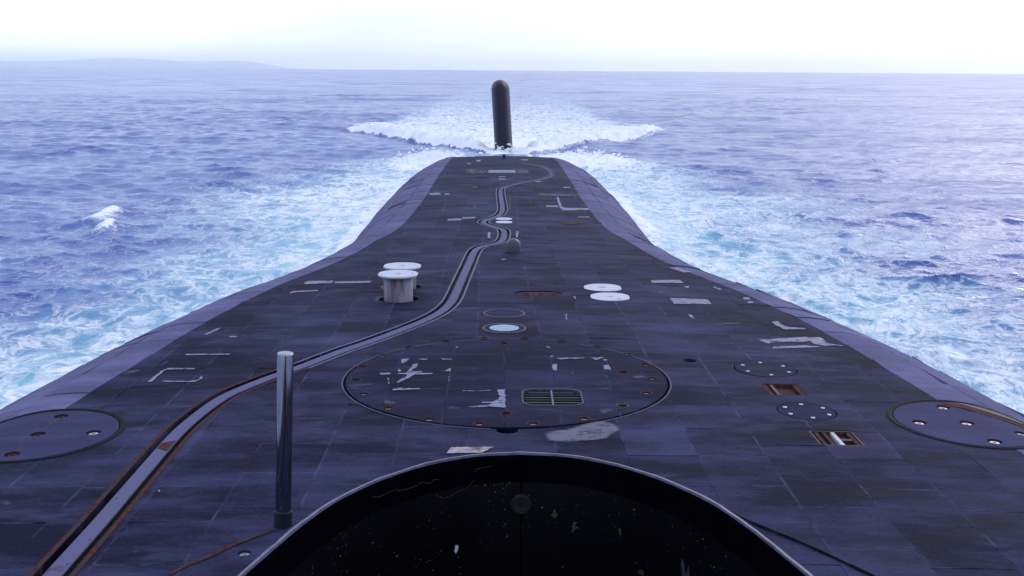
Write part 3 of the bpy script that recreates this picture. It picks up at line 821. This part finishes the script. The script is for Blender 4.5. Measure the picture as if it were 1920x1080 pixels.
# bollards: two raised, two flush, two far flush
def capdisc(c, z, r, th, name, parent, n=48):
    V, Fc = [], []
    for rr, h in ((.97, -th), (1., -th * .6), (1., -th * .2), (.98, 0.), (.16, 0.), (.13, -.02)):
        for i in range(n):
            t = 2 * pi * i / n
            q = r * rr * min(1., .958 / max(abs(cos(t)), abs(sin(t)))) if rr > .5 else r * rr   # the disc's edge is flattened on four sides
            x, y = c[0] + q * cos(t), c[1] + q * sin(t); V.append((x, y, z + h))
    for j in range(5):
        for i in range(n):
            a, b = j * n + i, j * n + (i + 1) % n; Fc.append((a, b, b + n, a + n))
    Fc.append(tuple(5 * n + i for i in range(n))); Fc.append(tuple(range(n))[::-1])
    return mesh(name, V, Fc, M['white'], parent)
for c, top, lab in zip(BOLLARD, (2.89, 2.81), ('raised bollard with a rust streaked post, the nearer one', 'raised bollard half hidden behind the nearer one')):
    p = P(*c); b = p + np.array([0, 0, -.09])
    V, Fc = lathe([(.265, 0), (.262, top - b[2] - .045), (.25, top - b[2] - .04)], b, 36, False)
    post = mesh('bollard', V, Fc, M['bollard'], sub, org=b, smooth=True); post['label'] = lab
    capdisc((p[0], p[1]), top, .37, .04, 'cap', post)
    V, Fc = lathe([(.36, .0), (.37, .0825), (.41, .0925), (.42, .088)], b, 36, False)
    mesh('collar', V, Fc, M['rustdark'], post)
for c in FLUSH:
    p = P(*c); capdisc((p[0], p[1]), p[2] + .012, .375, .04, 'flush_bollard', sub)
for c in FARFLUSH:
    p = P(*c); capdisc((p[0], p[1]), p[2] + .012, .255, .03, 'flush_bollard', sub)

# little sonar dome and a tiny plain post at the stern
p = P(*sx(.25, 25.5)); R_ = .165
prof = [(.176, -.03), (.172, .16)] + [(.170 * cos(t), .17 + .155 * sin(t)) for t in np.linspace(0, pi / 2 * .96, 9)]
V, Fc = lathe(prof, p, 28); dome = mesh('dome', V, Fc, M['domegrey'], sub, smooth=True)
V, Fc = lathe([(.225, -.03), (.225, .012), (.16, .016)], p, 28); mesh('base_shadow_ring', V, Fc, M['under'], dome)  # flange, its dark colour also painting the dome's contact shadow
p = P(*sx(.04, 61.0)); V, Fc = lathe([(.14, -.02), (.14, .03), (.09, .05), (.09, .16), (.05, .2)], p, 16); mesh('stern_post', V, Fc, M['black'], sub)

# worn paint, stains and marks on the deck
for kind, poly in PATCHES:
    poly = [sx(*q) for q in poly]
    st = []
    bx = bbox(poly)
    if kind in ('light', 'white', 'grey', 'pale', 'rust', 'rustpale'):       # ragged outline
        far = bx[2] > 25; out = []
        for i in range(len(poly)):
            a_, b_ = np.array(poly[i]), np.array(poly[(i + 1) % len(poly)]); ln = np.linalg.norm(b_ - a_); m_ = 1 if far else max(1, int(min(ln / .035, 14)))
            for j in range(m_): out.append(tuple(a_ + (b_ - a_) * j / m_ + (rng.normal(0, min(.006 if kind == 'light' else .003, ln * .06), 2) if j else 0)))
        poly = out
    if kind in ('grey', 'pale'):
        st = [(a_ + rng.uniform(-.01, .01), b_ + rng.uniform(-.01, .01)) for a_ in np.arange(bx[0], bx[1], .05) for b_ in np.arange(bx[2], bx[3], max(.05, (bx[3] - bx[2]) / 40))]
    p2, tr, ed = cut([poly], (), st)
    if not tr: continue
    on_hatch = all(hypot(a - HATCH[0], b - HATCH[1]) < HATCH_R + .1 for a, b in poly)
    V = P(p2[:, 0], p2[:, 1], .0165 if on_hatch else (.012 if kind == 'mark' else .0085))
    soft = np.where(np.arange(len(p2)) >= 0, 1., 1.)
    if kind in ('grey', 'pale'):
        q_ = np.array(poly); a_, b_ = q_, np.roll(q_, -1, 0); d_ = b_ - a_
        t_ = np.clip(((p2[:, None] - a_) * d_).sum(-1) / np.maximum((d_ ** 2).sum(-1), 1e-9), 0, 1)
        soft = np.clip(np.linalg.norm(p2[:, None] - a_ - t_[..., None] * d_, axis=-1).min(1) / .045, .0, 1)
    mesh({'light': 'peeled_paint', 'white': 'white_panel', 'grey': 'chalk_stain', 'pale': 'bare_patch', 'mark': 'dark_mark', 'rust': 'rust_stain', 'rustpale': 'rust_stain'}[kind],
         V, tr, M['light' if kind == 'white' else kind], deck, attrs={'soft': soft})

# welded cable guard on the right of the sail
cp = np.array([(1.7, 10.2), (2.25, 9.31), (2.6, 8.87), (2.99, 8.29), (3.5, 7.5)]); cpt = catmull(cp, 6); n = 8
V, Fc = [], []
for i, (x, y) in enumerate(cpt):
    b = P(S_of_x(x, y), y); d = cpt[min(i + 1, len(cpt) - 1)] - cpt[max(i - 1, 0)]; d = d / np.linalg.norm(d); nr = np.array([-d[1], d[0]])
    r_ = .012 * (1 + .25 * sin(i * 1.9))
    for k in range(n):
        t = 2 * pi * k / n; V.append((b[0] + nr[0] * r_ * cos(t), b[1] + nr[1] * r_ * cos(t), b[2] + .012 + r_ * sin(t)))
for j in range(len(cpt) - 1):
    for k in range(n):
        a, b = j * n + k, j * n + (k + 1) % n; Fc.append((a, b, b + n, a + n))
mesh('deck_cable', V, Fc, M['rimblack'], sub, smooth=True)

# rudder ----------------------------------------------------------
V, Fc, n = [], [], 40
zs = list(np.linspace(-1.6, 5.0, 24)) + [5.0 + .74 * sin(t) for t in np.linspace(.12, pi / 2 * .985, 12)]
for z in zs:
    f = 1. if z <= 5 else math.sqrt(max(1 - ((z - 5.0) / .745) ** 2, 0.0004))
    hw, hl = .735 * f, 2.0 * (.3 + .7 * f)
    cx = .02 - .06 * (z)                                         # the boat heels a little
    for i in range(n):
        t = 2 * pi * i / n; V.append((cx + .02 + hw * np.sign(cos(t)) * abs(cos(t)) ** .85, 90.2 + hl * sin(t), z))
for j in range(len(zs) - 1):
    for i in range(n):
        a, b = j * n + i, j * n + (i + 1) % n; Fc.append((a, b, b + n, a + n))
Fc.append(tuple((len(zs) - 1) * n + i for i in range(n)))
rud = mesh('rudder', V, Fc, M['black'], sub, smooth=True)

# sail: the rim of the open cockpit in front of the camera ---------
half = [(0, 3.63), (.165, 3.605), (.33, 3.515), (.47, 3.375), (.588, 3.195), (.662, 3.01), (.716, 2.83), (.762, 2.66), (.86, 2.1), (.95, 1.3), (1.0, .2), (1.0, -1.2), (.82, -2.6), (.42, -3.5), (0, -3.75)]
hp = catmull(half, 4)
full = np.concatenate([hp, hp[-2:0:-1] * np.array([-1, 1])]); full[:, 0] += .068      # clockwise seen from above, starting at the after end
tgt = np.roll(full, -1, 0) - np.roll(full, 1, 0); tgt /= np.linalg.norm(tgt, axis=1)[:, None]
nin = np.stack([tgt[:, 1], -tgt[:, 0]], 1)                       # inward
if ((np.array([0.068, 0]) - full) * nin).sum() < 0: nin = -nin
def ring(ins, z): q = full + nin * ins; return np.concatenate([q, np.full((len(q), 1), z)], 1)
def loops(rs, flip=False):
    m_ = len(full); V = np.concatenate(rs); Fc = [(j * m_ + i, j * m_ + (i + 1) % m_, (j + 1) * m_ + (i + 1) % m_, (j + 1) * m_ + i) for j in range(len(rs) - 1) for i in range(m_)]
    return V, [f[::-1] for f in Fc] if flip else Fc
jag = rng.normal(0, .0009, len(full))
def ringj(ins, z, k=1.): q = full + nin * ins; return np.concatenate([q, (z + jag * k)[:, None]], 1)
sail = mesh('sail', *loops([ring(.06, 2.3), ring(.0, 4.6), ring(0., 5.185)]), M['black'], sub, smooth=True)
mesh('rim', *loops([ring(0., 5.186), ringj(.001, 5.196), ringj(.0115, 5.197), ring(.0125, 5.188)]), M['rim'], sail)
mesh('inner_lip', *loops([ring(.0123, 5.189), ring(.021, 5.182), ring(.030, 5.10), ring(.0335, 5.096)]), M['lipdark'], sail)
m_ = len(full)
for sg in (0, 1):
    idx = np.arange(0, m_ // 2 + 1) if sg == 0 else np.arange(m_ // 2, m_ + 1) % m_
    rs = []
    for ins, z in ((.033, 5.097), (.045, 5.0), (.075, 4.6), (.09, 4.0)):
        q = ring(ins, z)[idx].copy()
        q[0 if sg == 0 else -1, 0] += .0035 if sg == 0 else -.0035
        rs.append(q)
    k = len(idx); Fc = [(j * k + i, j * k + i + 1, (j + 1) * k + i + 1, (j + 1) * k + i) for j in range(3) for i in range(k - 1)]
    mesh('inner_wall', np.concatenate(rs), Fc, M['gloss'], sail, smooth=True)
fl_ = ring(.02, 3.99); mesh('floor', fl_, [tuple(range(len(fl_)))], M['under'], sail)
def on_wall(x, z):
    """a frame on the inside of the cockpit wall at girth x and height z: point, right, up, normal"""
    i = int(np.argmin(abs(full[:, 0] - x) + (full[:, 1] < 2) * 10)); ins = np.interp(-z, [-5.0, -4.6, -4.0], [.045, .075, .09])
    b = np.array([*(full[i] + nin[i] * ins), z]); n_ = np.array([*nin[i], .06]); n_ /= np.linalg.norm(n_)
    r_ = np.array([-nin[i][1], nin[i][0], 0]); r_ *= np.sign(r_[0]); u_ = np.cross(n_, -r_); u_ *= np.sign(u_[2])
    return b, r_, u_, n_
b, r_, u_, n_ = on_wall(.085, 5.02)
V, Fc, n = [], [], 24
for q, h in ((.036, -.01), (.036, .004), (.030, .007), (.029, .004), (.010, .003), (.009, -.003)):
    for i in range(n): V.append(b + r_ * q * cos(2 * pi * i / n) + u_ * q * sin(2 * pi * i / n) + n_ * (h + .003))
for j in range(5):
    for i in range(n): Fc.append((j * n + i, j * n + (i + 1) % n, (j + 1) * n + (i + 1) % n, (j + 1) * n + i))
Fc.append(tuple(5 * n + i for i in range(n)))
M['plug'] = plain('plug_grey', (.016, .015, .017), .6, spec=.2)
mesh('wall_plug', V, Fc, M['plug'], sail)
def chip(x, z, w, h, mt, ang=0., seed=0):
    b, r_, u_, n_ = on_wall(x, z); rr = np.random.default_rng(seed); V = []
    for i in range(12):
        t = 2 * pi * i / 12; k = 1 + .35 * rr.normal()
        a, c = w * k * cos(t), h * k * sin(t); a, c = a * cos(ang) - c * sin(ang), a * sin(ang) + c * cos(ang)
        V.append(b + r_ * a + u_ * c + n_ * .004)
    mesh('paint_chip', V, [tuple(range(12))], mt, sail)
def scratch(line, mt, w=.0007):
    fr = [on_wall(x, z) for x, z in line]; V = []
    for i, (b, r_, u_, n_) in enumerate(fr):
        # interpolate along the wall so that the line follows its exact girth
        x, z = line[i]; d = np.array(line[min(i + 1, len(line) - 1)]) - np.array(line[max(i - 1, 0)]); d = d / np.linalg.norm(d)
        b = b + r_ * (x - b[0]) / max(abs(r_[0]), .3) * 1.0 + n_ * (.006 if z < 5.1 else .012)
        k = w * (.5 + rng.random())
        V += [b + (-d[1] * r_ + d[0] * u_) * k, b - (-d[1] * r_ + d[0] * u_) * k]
    mesh('scratch', np.array(V), [(2 * i, 2 * i + 1, 2 * i + 3, 2 * i + 2) for i in range(len(line) - 1)], mt, sail)
M['scratch'] = plain('scratch_grey', (.05, .05, .07), .6, var=.8, nscale=60)
for line in ([(-0.418, 5.172), (-0.399, 5.160), (-0.371, 5.163), (-0.35, 5.161), (-0.342, 5.152), (-0.312, 5.148), (-0.289, 5.149), (-0.273, 5.155), (-0.246, 5.142), (-0.233, 5.153), (-0.217, 5.148)],
             [(-0.226, 5.096), (-0.2, 5.074), (-0.169, 5.08), (-0.143, 5.091), (-0.123, 5.100), (-0.094, 5.124)],
             [(-0.1, 5.15), (-0.09, 5.160), (-0.07, 5.163), (-0.042, 5.165), (-0.037, 5.172)]):
    scratch(line, M['scratch'])
M['smear'] = plain('grey_smear', (.05, .055, .075), .5, var=.6, nscale=120)
chip(-.20, 4.885, .006, .014, M['white'], -.2, 1)
chip(.175, 4.99, .010, .013, M['smear'], -.5, 2); chip(.26, 4.96, .012, .016, M['smear'], -.3, 3)
chip(-.60, 4.90, .008, .03, M['smear'], .2, 4); chip(.43, 4.98, .009, .009, M['smear'], 0, 5); chip(.63, 4.93, .014, .05, M['smear'], .3, 6); chip(.5, 4.87, .012, .012, M['smear'], 0, 7)

# ------------------------------------------------------------------ the steel pole beside the sail
pb = P(*sx(-1.955, 9.2))
pole = empty('pole', pb, 'polished steel pole standing upright on the deck at the sail, taller than the bollards', 'pole')
V, Fc = lathe([(.0705, .15), (.0705, 1.585), (.068, 1.595), (.060, 1.599)], pb, 32); mesh('shaft', V, Fc, M['steel'], pole, smooth=False)
for pg in bpy.data.objects[[o.name for o in pole.children][0]].data.polygons: pg.use_smooth = len(pg.vertices) == 4 and abs(pg.normal.z) < .5
V, Fc = lathe([(.079, -.02), (.079, .14), (.0735, .15)], pb, 28); mesh('collar', V, Fc, M['black'], pole)
pole.rotation_euler.y = .047                                      # it leans a little inboard

# ------------------------------------------------------------------ the sea
def smooth01(x): x = np.clip(x, 0, 1); return x * x * (3 - 2 * x)
r = 9.0; RR = []
while r < 110000:
    RR.append(r)
    if r < 66: dr = max(.11, .0042 * r)
    elif r < 140: dr = .275 + (r - 66) * .0024
    elif r < 700: dr = .0033 * r
    else: dr = .0065 * r * (1 + max(0, math.log(r / 400)) * .9)
    r += dr
RR = np.array(RR); DR = np.gradient(RR)
inner = np.radians(np.linspace(-36, 36, 760)); outer = np.radians(np.concatenate([np.linspace(38, 90, 14), np.linspace(100, 260, 17), np.linspace(270, 322, 14)]))
TH = np.concatenate([inner, outer])
dth = np.concatenate([np.full(760, inner[1] - inner[0]), np.full(len(outer), .1)])
rr, tt = np.meshgrid(RR, TH, indexing='ij')
X, Y = rr * np.sin(tt), rr * np.cos(tt)
SP = np.maximum(np.broadcast_to(DR[:, None], rr.shape), rr * dth[None, :])
Z = np.zeros_like(X); DX = np.zeros_like(X); DY = np.zeros_like(X)
K = 84
lam = np.concatenate([np.exp(rng.uniform(math.log(.42), math.log(3.6), K - 12)), rng.uniform(8, 26, 12)])
ang = rng.normal(radians(192), radians(33), K)                  # the wind sea runs mostly towards the camera
amp = .0062 * lam ** .76 * np.where(lam > 7.5, .70, 1.) * rng.uniform(.6, 1.3, K)
ph = rng.uniform(0, 2 * pi, K)
# gusts: the short waves stand higher in some patches than in others
gust = .75 + .5 * smooth01(.5 + .5 * np.sin(X * .045 + 1.3 * np.sin(Y * .021)) * np.sin(Y * .031 + 1.1 * np.sin(X * .017 + 2.)))
for k in range(K):
    kx, ky = 2 * pi / lam[k] * sin(ang[k]), 2 * pi / lam[k] * cos(ang[k])
    lim = np.searchsorted(-(lam[k] / DR), -1.9) if (lam[k] / DR < 1.9).any() else len(RR)
    lim = len(RR) - int((lam[k] / DR[::-1] < 1.9).cumprod().sum())
    if lim < 2: continue
    w = smooth01((lam[k] / SP[:lim] - 1.9) / 2.2) * amp[k] * (gust[:lim] if lam[k] < 8 else 1.)
    p_ = kx * X[:lim] + ky * Y[:lim] + ph[k]
    Z[:lim] += w * np.cos(p_); s_ = w * np.sin(p_) * 1.25
    DX[:lim] -= s_ * sin(ang[k]); DY[:lim] -= s_ * cos(ang[k])
def vnoise(x, y, seed):
    """cheap value noise in numpy"""
    xi, yi = np.floor(x).astype(np.int64), np.floor(y).astype(np.int64); fx, fy = smooth01(x - xi), smooth01(y - yi)
    def h(a, b):
        q = (a * 374761393 + b * 668265263 + seed * 974634777) & 0x7fffffff; q = ((q ^ (q >> 13)) * 1274126177) & 0x7fffffff
        return ((q ^ (q >> 16)) & 0xffff) / 65535.
    return (h(xi, yi) * (1 - fx) + h(xi + 1, yi) * fx) * (1 - fy) + (h(xi, yi + 1) * (1 - fx) + h(xi + 1, yi + 1) * fx) * fy
def fbm(x, y, seed, o=4):
    s, a, t = 0, 1., 0
    for i in range(o): s = s + a * vnoise(x * 2 ** i, y * 2 ** i, seed + i); t += a; a *= .55
    return s / t
N1 = fbm(X * .22, Y * .16, 3); N2 = fbm(X * .9, Y * .7, 9); N3 = fbm(X * .05, Y * .03, 21)
# distance from the hull's waterline
inY = np.clip(Y, -30, 80)
bw = ha(inY) + hr(inY) * .97
dh = np.abs(X - hc(inY)) - bw
dh = np.where(Y > 80, np.hypot(np.maximum(np.abs(X) - 2, 0), Y - 80), dh)
dh = np.maximum(dh, 0)
edge_w = 7. + 7. * (N3 - .35)
aer = np.exp(-(dh / (7.4 + 7 * (N1 - .4))) ** 2) * np.clip((93 - Y) / 12, 0, 1)
foam = (.54 + .36 * (N1 - .5)) * np.exp(-(dh / (11 + 9 * (N1 - .45))) ** 2) * np.clip((92 - Y) / 14, .0, 1)
foam = np.maximum(foam, (.45 + .75 * N2) * np.exp(-(dh / (.5 + 1.1 * N1)) ** 2) * (Y < 84))
foam *= np.where(np.abs(Y) > 86, np.clip((92 - np.abs(Y)) / 6, 0, 1), 1)
# the breaking V behind the rudder
ax = np.abs(X - .3)
yc = 88.5 + np.maximum(ax - 1.2, 0) * 2.12 + (N1 - .5) * 6.0
dcr = Y - yc
along = smooth01((ax - .6) / 2.5) * smooth01((19.5 - ax) / 6.)
hcr = (.35 + .85 * N2) * along
crest = np.where(dcr < 0, np.exp(-(dcr / 2.6) ** 2), np.exp(-(dcr / 4.2) ** 2)) * hcr - .24 * np.exp(-((dcr + 3.0) / 1.6) ** 2) * along
near = rr < 420
Z += np.where(near, crest, 0)
churn = np.clip(np.exp(-np.maximum(dcr, 0) / 34.) * (dcr > -2.3), 0, 1) * smooth01((19.5 + 6 * (N1 - .5) - ax) / 7.) * (Y > 84)
f2 = churn * (2.3 - 1.2 * smooth01(dcr / 22)) * (.7 + .8 * (N1 - .3))
wake = np.exp(-np.maximum(Y - 100, 0) / 210.) * smooth01((17 + 3 * N1 - ax) / 7.) * (Y > 98) * (dcr > 0)
foam = np.maximum(foam, np.maximum(f2, wake * .74)); aer = np.maximum(aer, np.maximum(wake * .7, churn * .8))
# splash thrown up where the casing ends
for sx_, sy_, wx, wy in ((-5.4, 79, 2.6, 7.5), (6.2, 80, 3.4, 8.)):
    g = np.exp(-((X - sx_) / wx) ** 2 - ((Y - sy_) / wy) ** 2); foam = np.maximum(foam, 1.7 * g); Z += g * .45 * N2
# whitecaps
for sx_, sy_, wx, wy in ((-17.3, 47.5, .55, 2.2), (-16.1, 44.2, .5, 1.5)):
    g = np.exp(-((X - sx_ - .3 * (N2 - .5)) / wx) ** 2 - ((Y - sy_) / wy) ** 2); foam = np.maximum(foam, .84 * g); Z += g * .35
# old shoulder waves trailing from the V
for sg, x0, y0, x1, y1 in ((1, 21, 136, 36, 192), (-1, 20, 136, 37, 200)):
    t = np.clip(((Y - y0) / (y1 - y0)), -.2, 1.2); xc = sg * (x0 + (x1 - x0) * t); d = (X * 1 - xc) * sg
    Z += np.where((Y > y0 - 12) & (Y < y1 + 20) & near, .55 * np.exp(-(d / 1.5) ** 2) * smooth01(1.15 - abs(t - .5) * 1.6), 0)
Z += np.where(near, (N2 - .5) * .42 * np.clip(foam - .3, 0, 1) * (SP < 1.2), 0)
calm = .25 + .75 * smooth01(dh / 2.5); Z *= calm; DX *= calm * smooth01(dh / 2.); DY *= calm
Z += .42 * N2 * np.exp(-(dh / 1.1) ** 2) * (Y < 82)
fade = smooth01((3000 - rr) / 2400)
Z *= fade
flat = rr < 8000
X2, Y2 = X + np.where(flat, DX, 0), Y + np.where(flat, DY, 0)
nr, nc = X.shape
# earth's curve lowers the far water a little: keep it flat but below the haze floor
V = np.stack([X2, Y2, Z], -1).reshape(-1, 3).astype(np.float32)
ii = np.arange(nr - 1)[:, None] * nc; jj = np.arange(nc)[None, :]; jn = (jj + 1) % nc
order = np.stack([ii + jj, ii + jn, ii + nc + jn, ii + nc + jj], -1).reshape(-1, 4)
V = np.concatenate([V, np.array([[0, 0, -.3]], np.float32)])
cen = len(V) - 1
tri = np.stack([np.full(nc, cen), (np.arange(nc) + 1) % nc, np.arange(nc)], 1)
me = bpy.data.meshes.new('sea')
me.vertices.add(len(V)); me.vertices.foreach_set('co', V.ravel())
loops_ = np.concatenate([order.ravel(), tri.ravel()]).astype(np.int32)
me.loops.add(len(loops_)); me.loops.foreach_set('vertex_index', loops_)
ls = np.concatenate([np.arange(len(order)) * 4, len(order) * 4 + np.arange(len(tri)) * 3]).astype(np.int32)
me.polygons.add(len(ls)); me.polygons.foreach_set('loop_start', ls)
me.polygons.foreach_set('loop_total', np.concatenate([np.full(len(order), 4), np.full(len(tri), 3)]).astype(np.int32))
me.update(calc_edges=True)
me.polygons.foreach_set('use_smooth', np.ones(len(ls), bool))
for an, av in (('foam', foam), ('aer', aer)):
    at = me.attributes.new(an, 'FLOAT', 'POINT'); at.data.foreach_set('value', np.concatenate([av.ravel(), [0.]]).astype(np.float32))

def sea_material():
    k = NT('sea_water', rough=.1, spec=.5)
    k.b.inputs['IOR'].default_value = 1.33
    p = k.coords()
    fo, ae = k.attr('foam'), k.attr('aer')
    # lacy foam: ridges of warped noise, broken by larger patches
    wv = k.node('ShaderNodeVectorMath', operation='ADD')
    nz = k.node('ShaderNodeTexNoise'); nz.inputs['Scale'].default_value = .55; nz.inputs['Detail'].default_value = 3
    k.link(p, nz.inputs['Vector']); sc = k.node('ShaderNodeVectorMath', operation='SCALE'); sc.inputs['Scale'].default_value = 2.4
    k.link(nz.outputs['Color'], sc.inputs[0]); k.link(p, wv.inputs[0]); k.link(sc.outputs[0], wv.inputs[1])
    w = wv.outputs[0]
    def ridge(scale, det):
        n_ = k.noise(w, scale, det, .6); return k.math('SUBTRACT', 1., k.math('MULTIPLY', k.math('ABSOLUTE', k.math('SUBTRACT', n_, .5)), 8.5))
    r1, r2 = ridge(.75, 4), ridge(1.9, 4)
    pt = k.noise(w, .33, 5, .65)
    fine = k.noise(p, 5.5, 5, .7)
    lace = k.math('ADD', k.math('ADD', k.math('MULTIPLY', r1, .36), k.math('MULTIPLY', r2, .34)), k.math('ADD', k.math('MULTIPLY', pt, .42), k.math('MULTIPLY', fine, .34)))
    f = k.rng(k.math('ADD', lace, k.math('MULTIPLY', fo, 1.25)), 1.10, 1.66)
    # thin pale film between the streaks
    film = k.rng(k.math('ADD', pt, k.math('MULTIPLY', ae, .9)), .62, 1.35)
    deep, turq = (.062, .118, .35), (.28, .54, .65)
    body = k.mix(film, deep, turq)
    k.color(k.mix(f, body, (.95, .96, .97)))
    k.rough(k.rng(f, 0., 1., .10, .85))
    # ripples
    rp = k.math('ADD', k.noise(k.coords((.8, 1., 1.)), 2.2, 3, .5, dist=.5), k.math('MULTIPLY', k.noise(k.coords((.6, 1., 1.)), .5, 2, .5), 2.2))
    rp = k.math('ADD', rp, k.math('MULTIPLY', k.noise(k.coords((.7, 1., 1.)), 5.5, 3, .55, dist=.4), .5))
    rp = k.math('ADD', rp, k.math('MULTIPLY', f, .5))
    k.bump(rp, 1.0, .06)
    # mirror part: Fresnel, held down at grazing angles where waves hide behind one another
    k.b.inputs['Specular IOR Level'].default_value = .0
    fr = k.node('ShaderNodeFresnel', IOR=1.33); bn = k.b.inputs['Normal'].links[0].from_socket
    k.link(bn, fr.inputs['Normal'])
    gl = k.node('ShaderNodeBsdfGlossy'); gl.inputs['Roughness'].default_value = .12; gl.inputs['Color'].default_value = (1, 1, 1, 1); k.link(bn, gl.inputs['Normal'])
    gusty = k.math('ADD', k.noise(k.coords((.35, 1., 1.)), .035, 5, .62), k.math('ADD', k.math('MULTIPLY', k.noise(k.coords((.45, 1., 1.)), .12, 6, .68), .6), k.math('MULTIPLY', k.noise(k.coords((.5, 1., 1.)), .55, 4, .6), .4)))
    fac = k.math('MULTIPLY', k.math('MINIMUM', fr.outputs[0], .54), k.rng(gusty, .70, 1.02, .40, 1.0))
    fac = k.math('MULTIPLY', fac, k.rng(f, 0, 1, 1., .08))
    ms = k.node('ShaderNodeMixShader'); k.link(fac, ms.inputs[0]); k.link(k.b.outputs[0], ms.inputs[1]); k.link(gl.outputs[0], ms.inputs[2])
    k.link(ms.outputs[0], k.n['Material Output'].inputs['Surface'])
    return k.m
me.materials.append(sea_material())
sea = bpy.data.objects.new('sea', me); COL.objects.link(sea); sea['kind'] = 'structure'
sea['label'] = 'choppy blue sea with turquoise foam beside the hull'

# ------------------------------------------------------------------ spray of the breaking crest: clumps of foam
fo_k = NT('foam_clumps', rough=.9, spec=.1); fo_k.color(fo_k.mix(fo_k.rng(fo_k.noise(fo_k.coords(), 3., 3), .3, .7), (.90, .92, .95), (.96, .97, .98)))
fo_t = fo_k.node('ShaderNodeBsdfTranslucent'); fo_t.inputs['Color'].default_value = (.95, .96, .97, 1)
fo_m = fo_k.node('ShaderNodeMixShader'); fo_m.inputs[0].default_value = .6
fo_k.link(fo_k.b.outputs[0], fo_m.inputs[1]); fo_k.link(fo_t.outputs[0], fo_m.inputs[2]); fo_k.link(fo_m.outputs[0], fo_k.n['Material Output'].inputs['Surface'])
t_ = (1 + 5 ** .5) / 2
ico = np.array([(-1, t_, 0), (1, t_, 0), (-1, -t_, 0), (1, -t_, 0), (0, -1, t_), (0, 1, t_), (0, -1, -t_), (0, 1, -t_), (t_, 0, -1), (t_, 0, 1), (-t_, 0, -1), (-t_, 0, 1)]) / math.sqrt(1 + t_ * t_)
icf = np.array([(0, 11, 5), (0, 5, 1), (0, 1, 7), (0, 7, 10), (0, 10, 11), (1, 5, 9), (5, 11, 4), (11, 10, 2), (10, 7, 6), (7, 1, 8), (3, 9, 4), (3, 4, 2), (3, 2, 6), (3, 6, 8), (3, 8, 9), (4, 9, 5), (2, 4, 11), (6, 2, 10), (8, 6, 7), (9, 8, 1)])
def clumps(name, pts, rad):
    m_ = len(pts); sc = rng.uniform(.6, 1.4, (m_, 1, 3)) * rad[:, None, None] * np.array([1.4, 1.2, .7])
    V = pts[:, None, :] + ico[None] * sc * rng.uniform(.6, 1.25, (m_, 12, 1))
    Fc = icf[None] + (np.arange(m_) * 12)[:, None, None]
    o = mesh(name, V.reshape(-1, 3), Fc.reshape(-1, 3), fo_k.m); o['kind'] = 'stuff'; return o
pts, rad = [], []
for i in range(1300):
    sg = rng.choice([-1, 1]); a_ = 1.8 + 13.5 * rng.random() ** 1.1
    y_ = 88.5 + max(a_ - 1.2, 0) * 2.12 + rng.normal(.8, .9) + abs(rng.normal(0, 1.)); hh = .75 * min(1, (a_ - .6) / 2.5) * min(1, (19 - a_) / 6)
    pts.append((.3 + sg * a_, y_, .1 + hh * rng.uniform(.3, 1.25))); rad.append(rng.uniform(.03, .10))
for i in range(900):
    sg = rng.choice([-1, 1]); pts.append(((-5.2 if sg < 0 else 6.) + rng.normal(0, 1.2), 79.5 + rng.normal(0, 3.5), .1 + .5 * rng.random() ** 2)); rad.append(rng.uniform(.04, .12))
for i in range(160):
    pts.append((.1 + rng.normal(0, .7), 88.2 + rng.normal(0, .5), .05 + abs(rng.normal(0, .25)))); rad.append(rng.uniform(.04, .12))
clumps('breaking_foam', np.array(pts), np.array(rad))

# ------------------------------------------------------------------ far hills and the haze
hx = np.linspace(-11500, -3200, 90); D = 100000.
pk = 150 * np.exp(-((hx + 6900) / 1500) ** 2) + 95 * np.exp(-((hx + 4700) / 800) ** 2) + 70 * np.exp(-((hx + 9200) / 900) ** 2) + 22
pk = pk * 5. * smooth01((hx + 11500) / 1500) * smooth01((-3200 - hx) / 1500) + 10 * (fbm(hx / 260, hx * 0 + .5, 5) - .5)
rows = [(0, -3.), (300, .45), (900, .9), (1500, 1.), (2600, .7), (4000, -3.)]
V = np.concatenate([np.stack([hx * 5., np.full(90, D + dy), np.where(f < 0, -2., np.maximum(pk * f + 12 * (fbm(hx / 400, hx * 0 + dy, 7) - .5), -1))], 1) for dy, f in rows])
Fc = [(j * 90 + i, j * 90 + i + 1, (j + 1) * 90 + i + 1, (j + 1) * 90 + i) for j in range(len(rows) - 1) for i in range(89)]
hills = mesh('hills', V, Fc, plain('far_hills', (.06, .085, .06), .9, 0., .004, .4), smooth=True); hills['kind'] = 'structure'

HZ = NT('haze_air'); HZ.n.remove(HZ.b)
pv = HZ.node('ShaderNodeVolumePrincipled'); pv.inputs['Density'].default_value = 2.2e-5; pv.inputs['Color'].default_value = (.985, 1.0, 1.0, 1); pv.inputs['Anisotropy'].default_value = .85
HZ.link(pv.outputs[0], HZ.n['Material Output'].inputs['Volume'])
a_ = 118000.; zlo, zhi = -6., 960.
V = [(x, y, z) for z in (zlo, zhi) for x, y in ((-a_, -a_), (a_, -a_), (a_, a_), (-a_, a_))]
haze = mesh('haze', V, [(3, 2, 1, 0), (4, 5, 6, 7), (0, 1, 5, 4), (1, 2, 6, 5), (2, 3, 7, 6), (3, 0, 4, 7)], HZ.m); haze['kind'] = 'stuff'
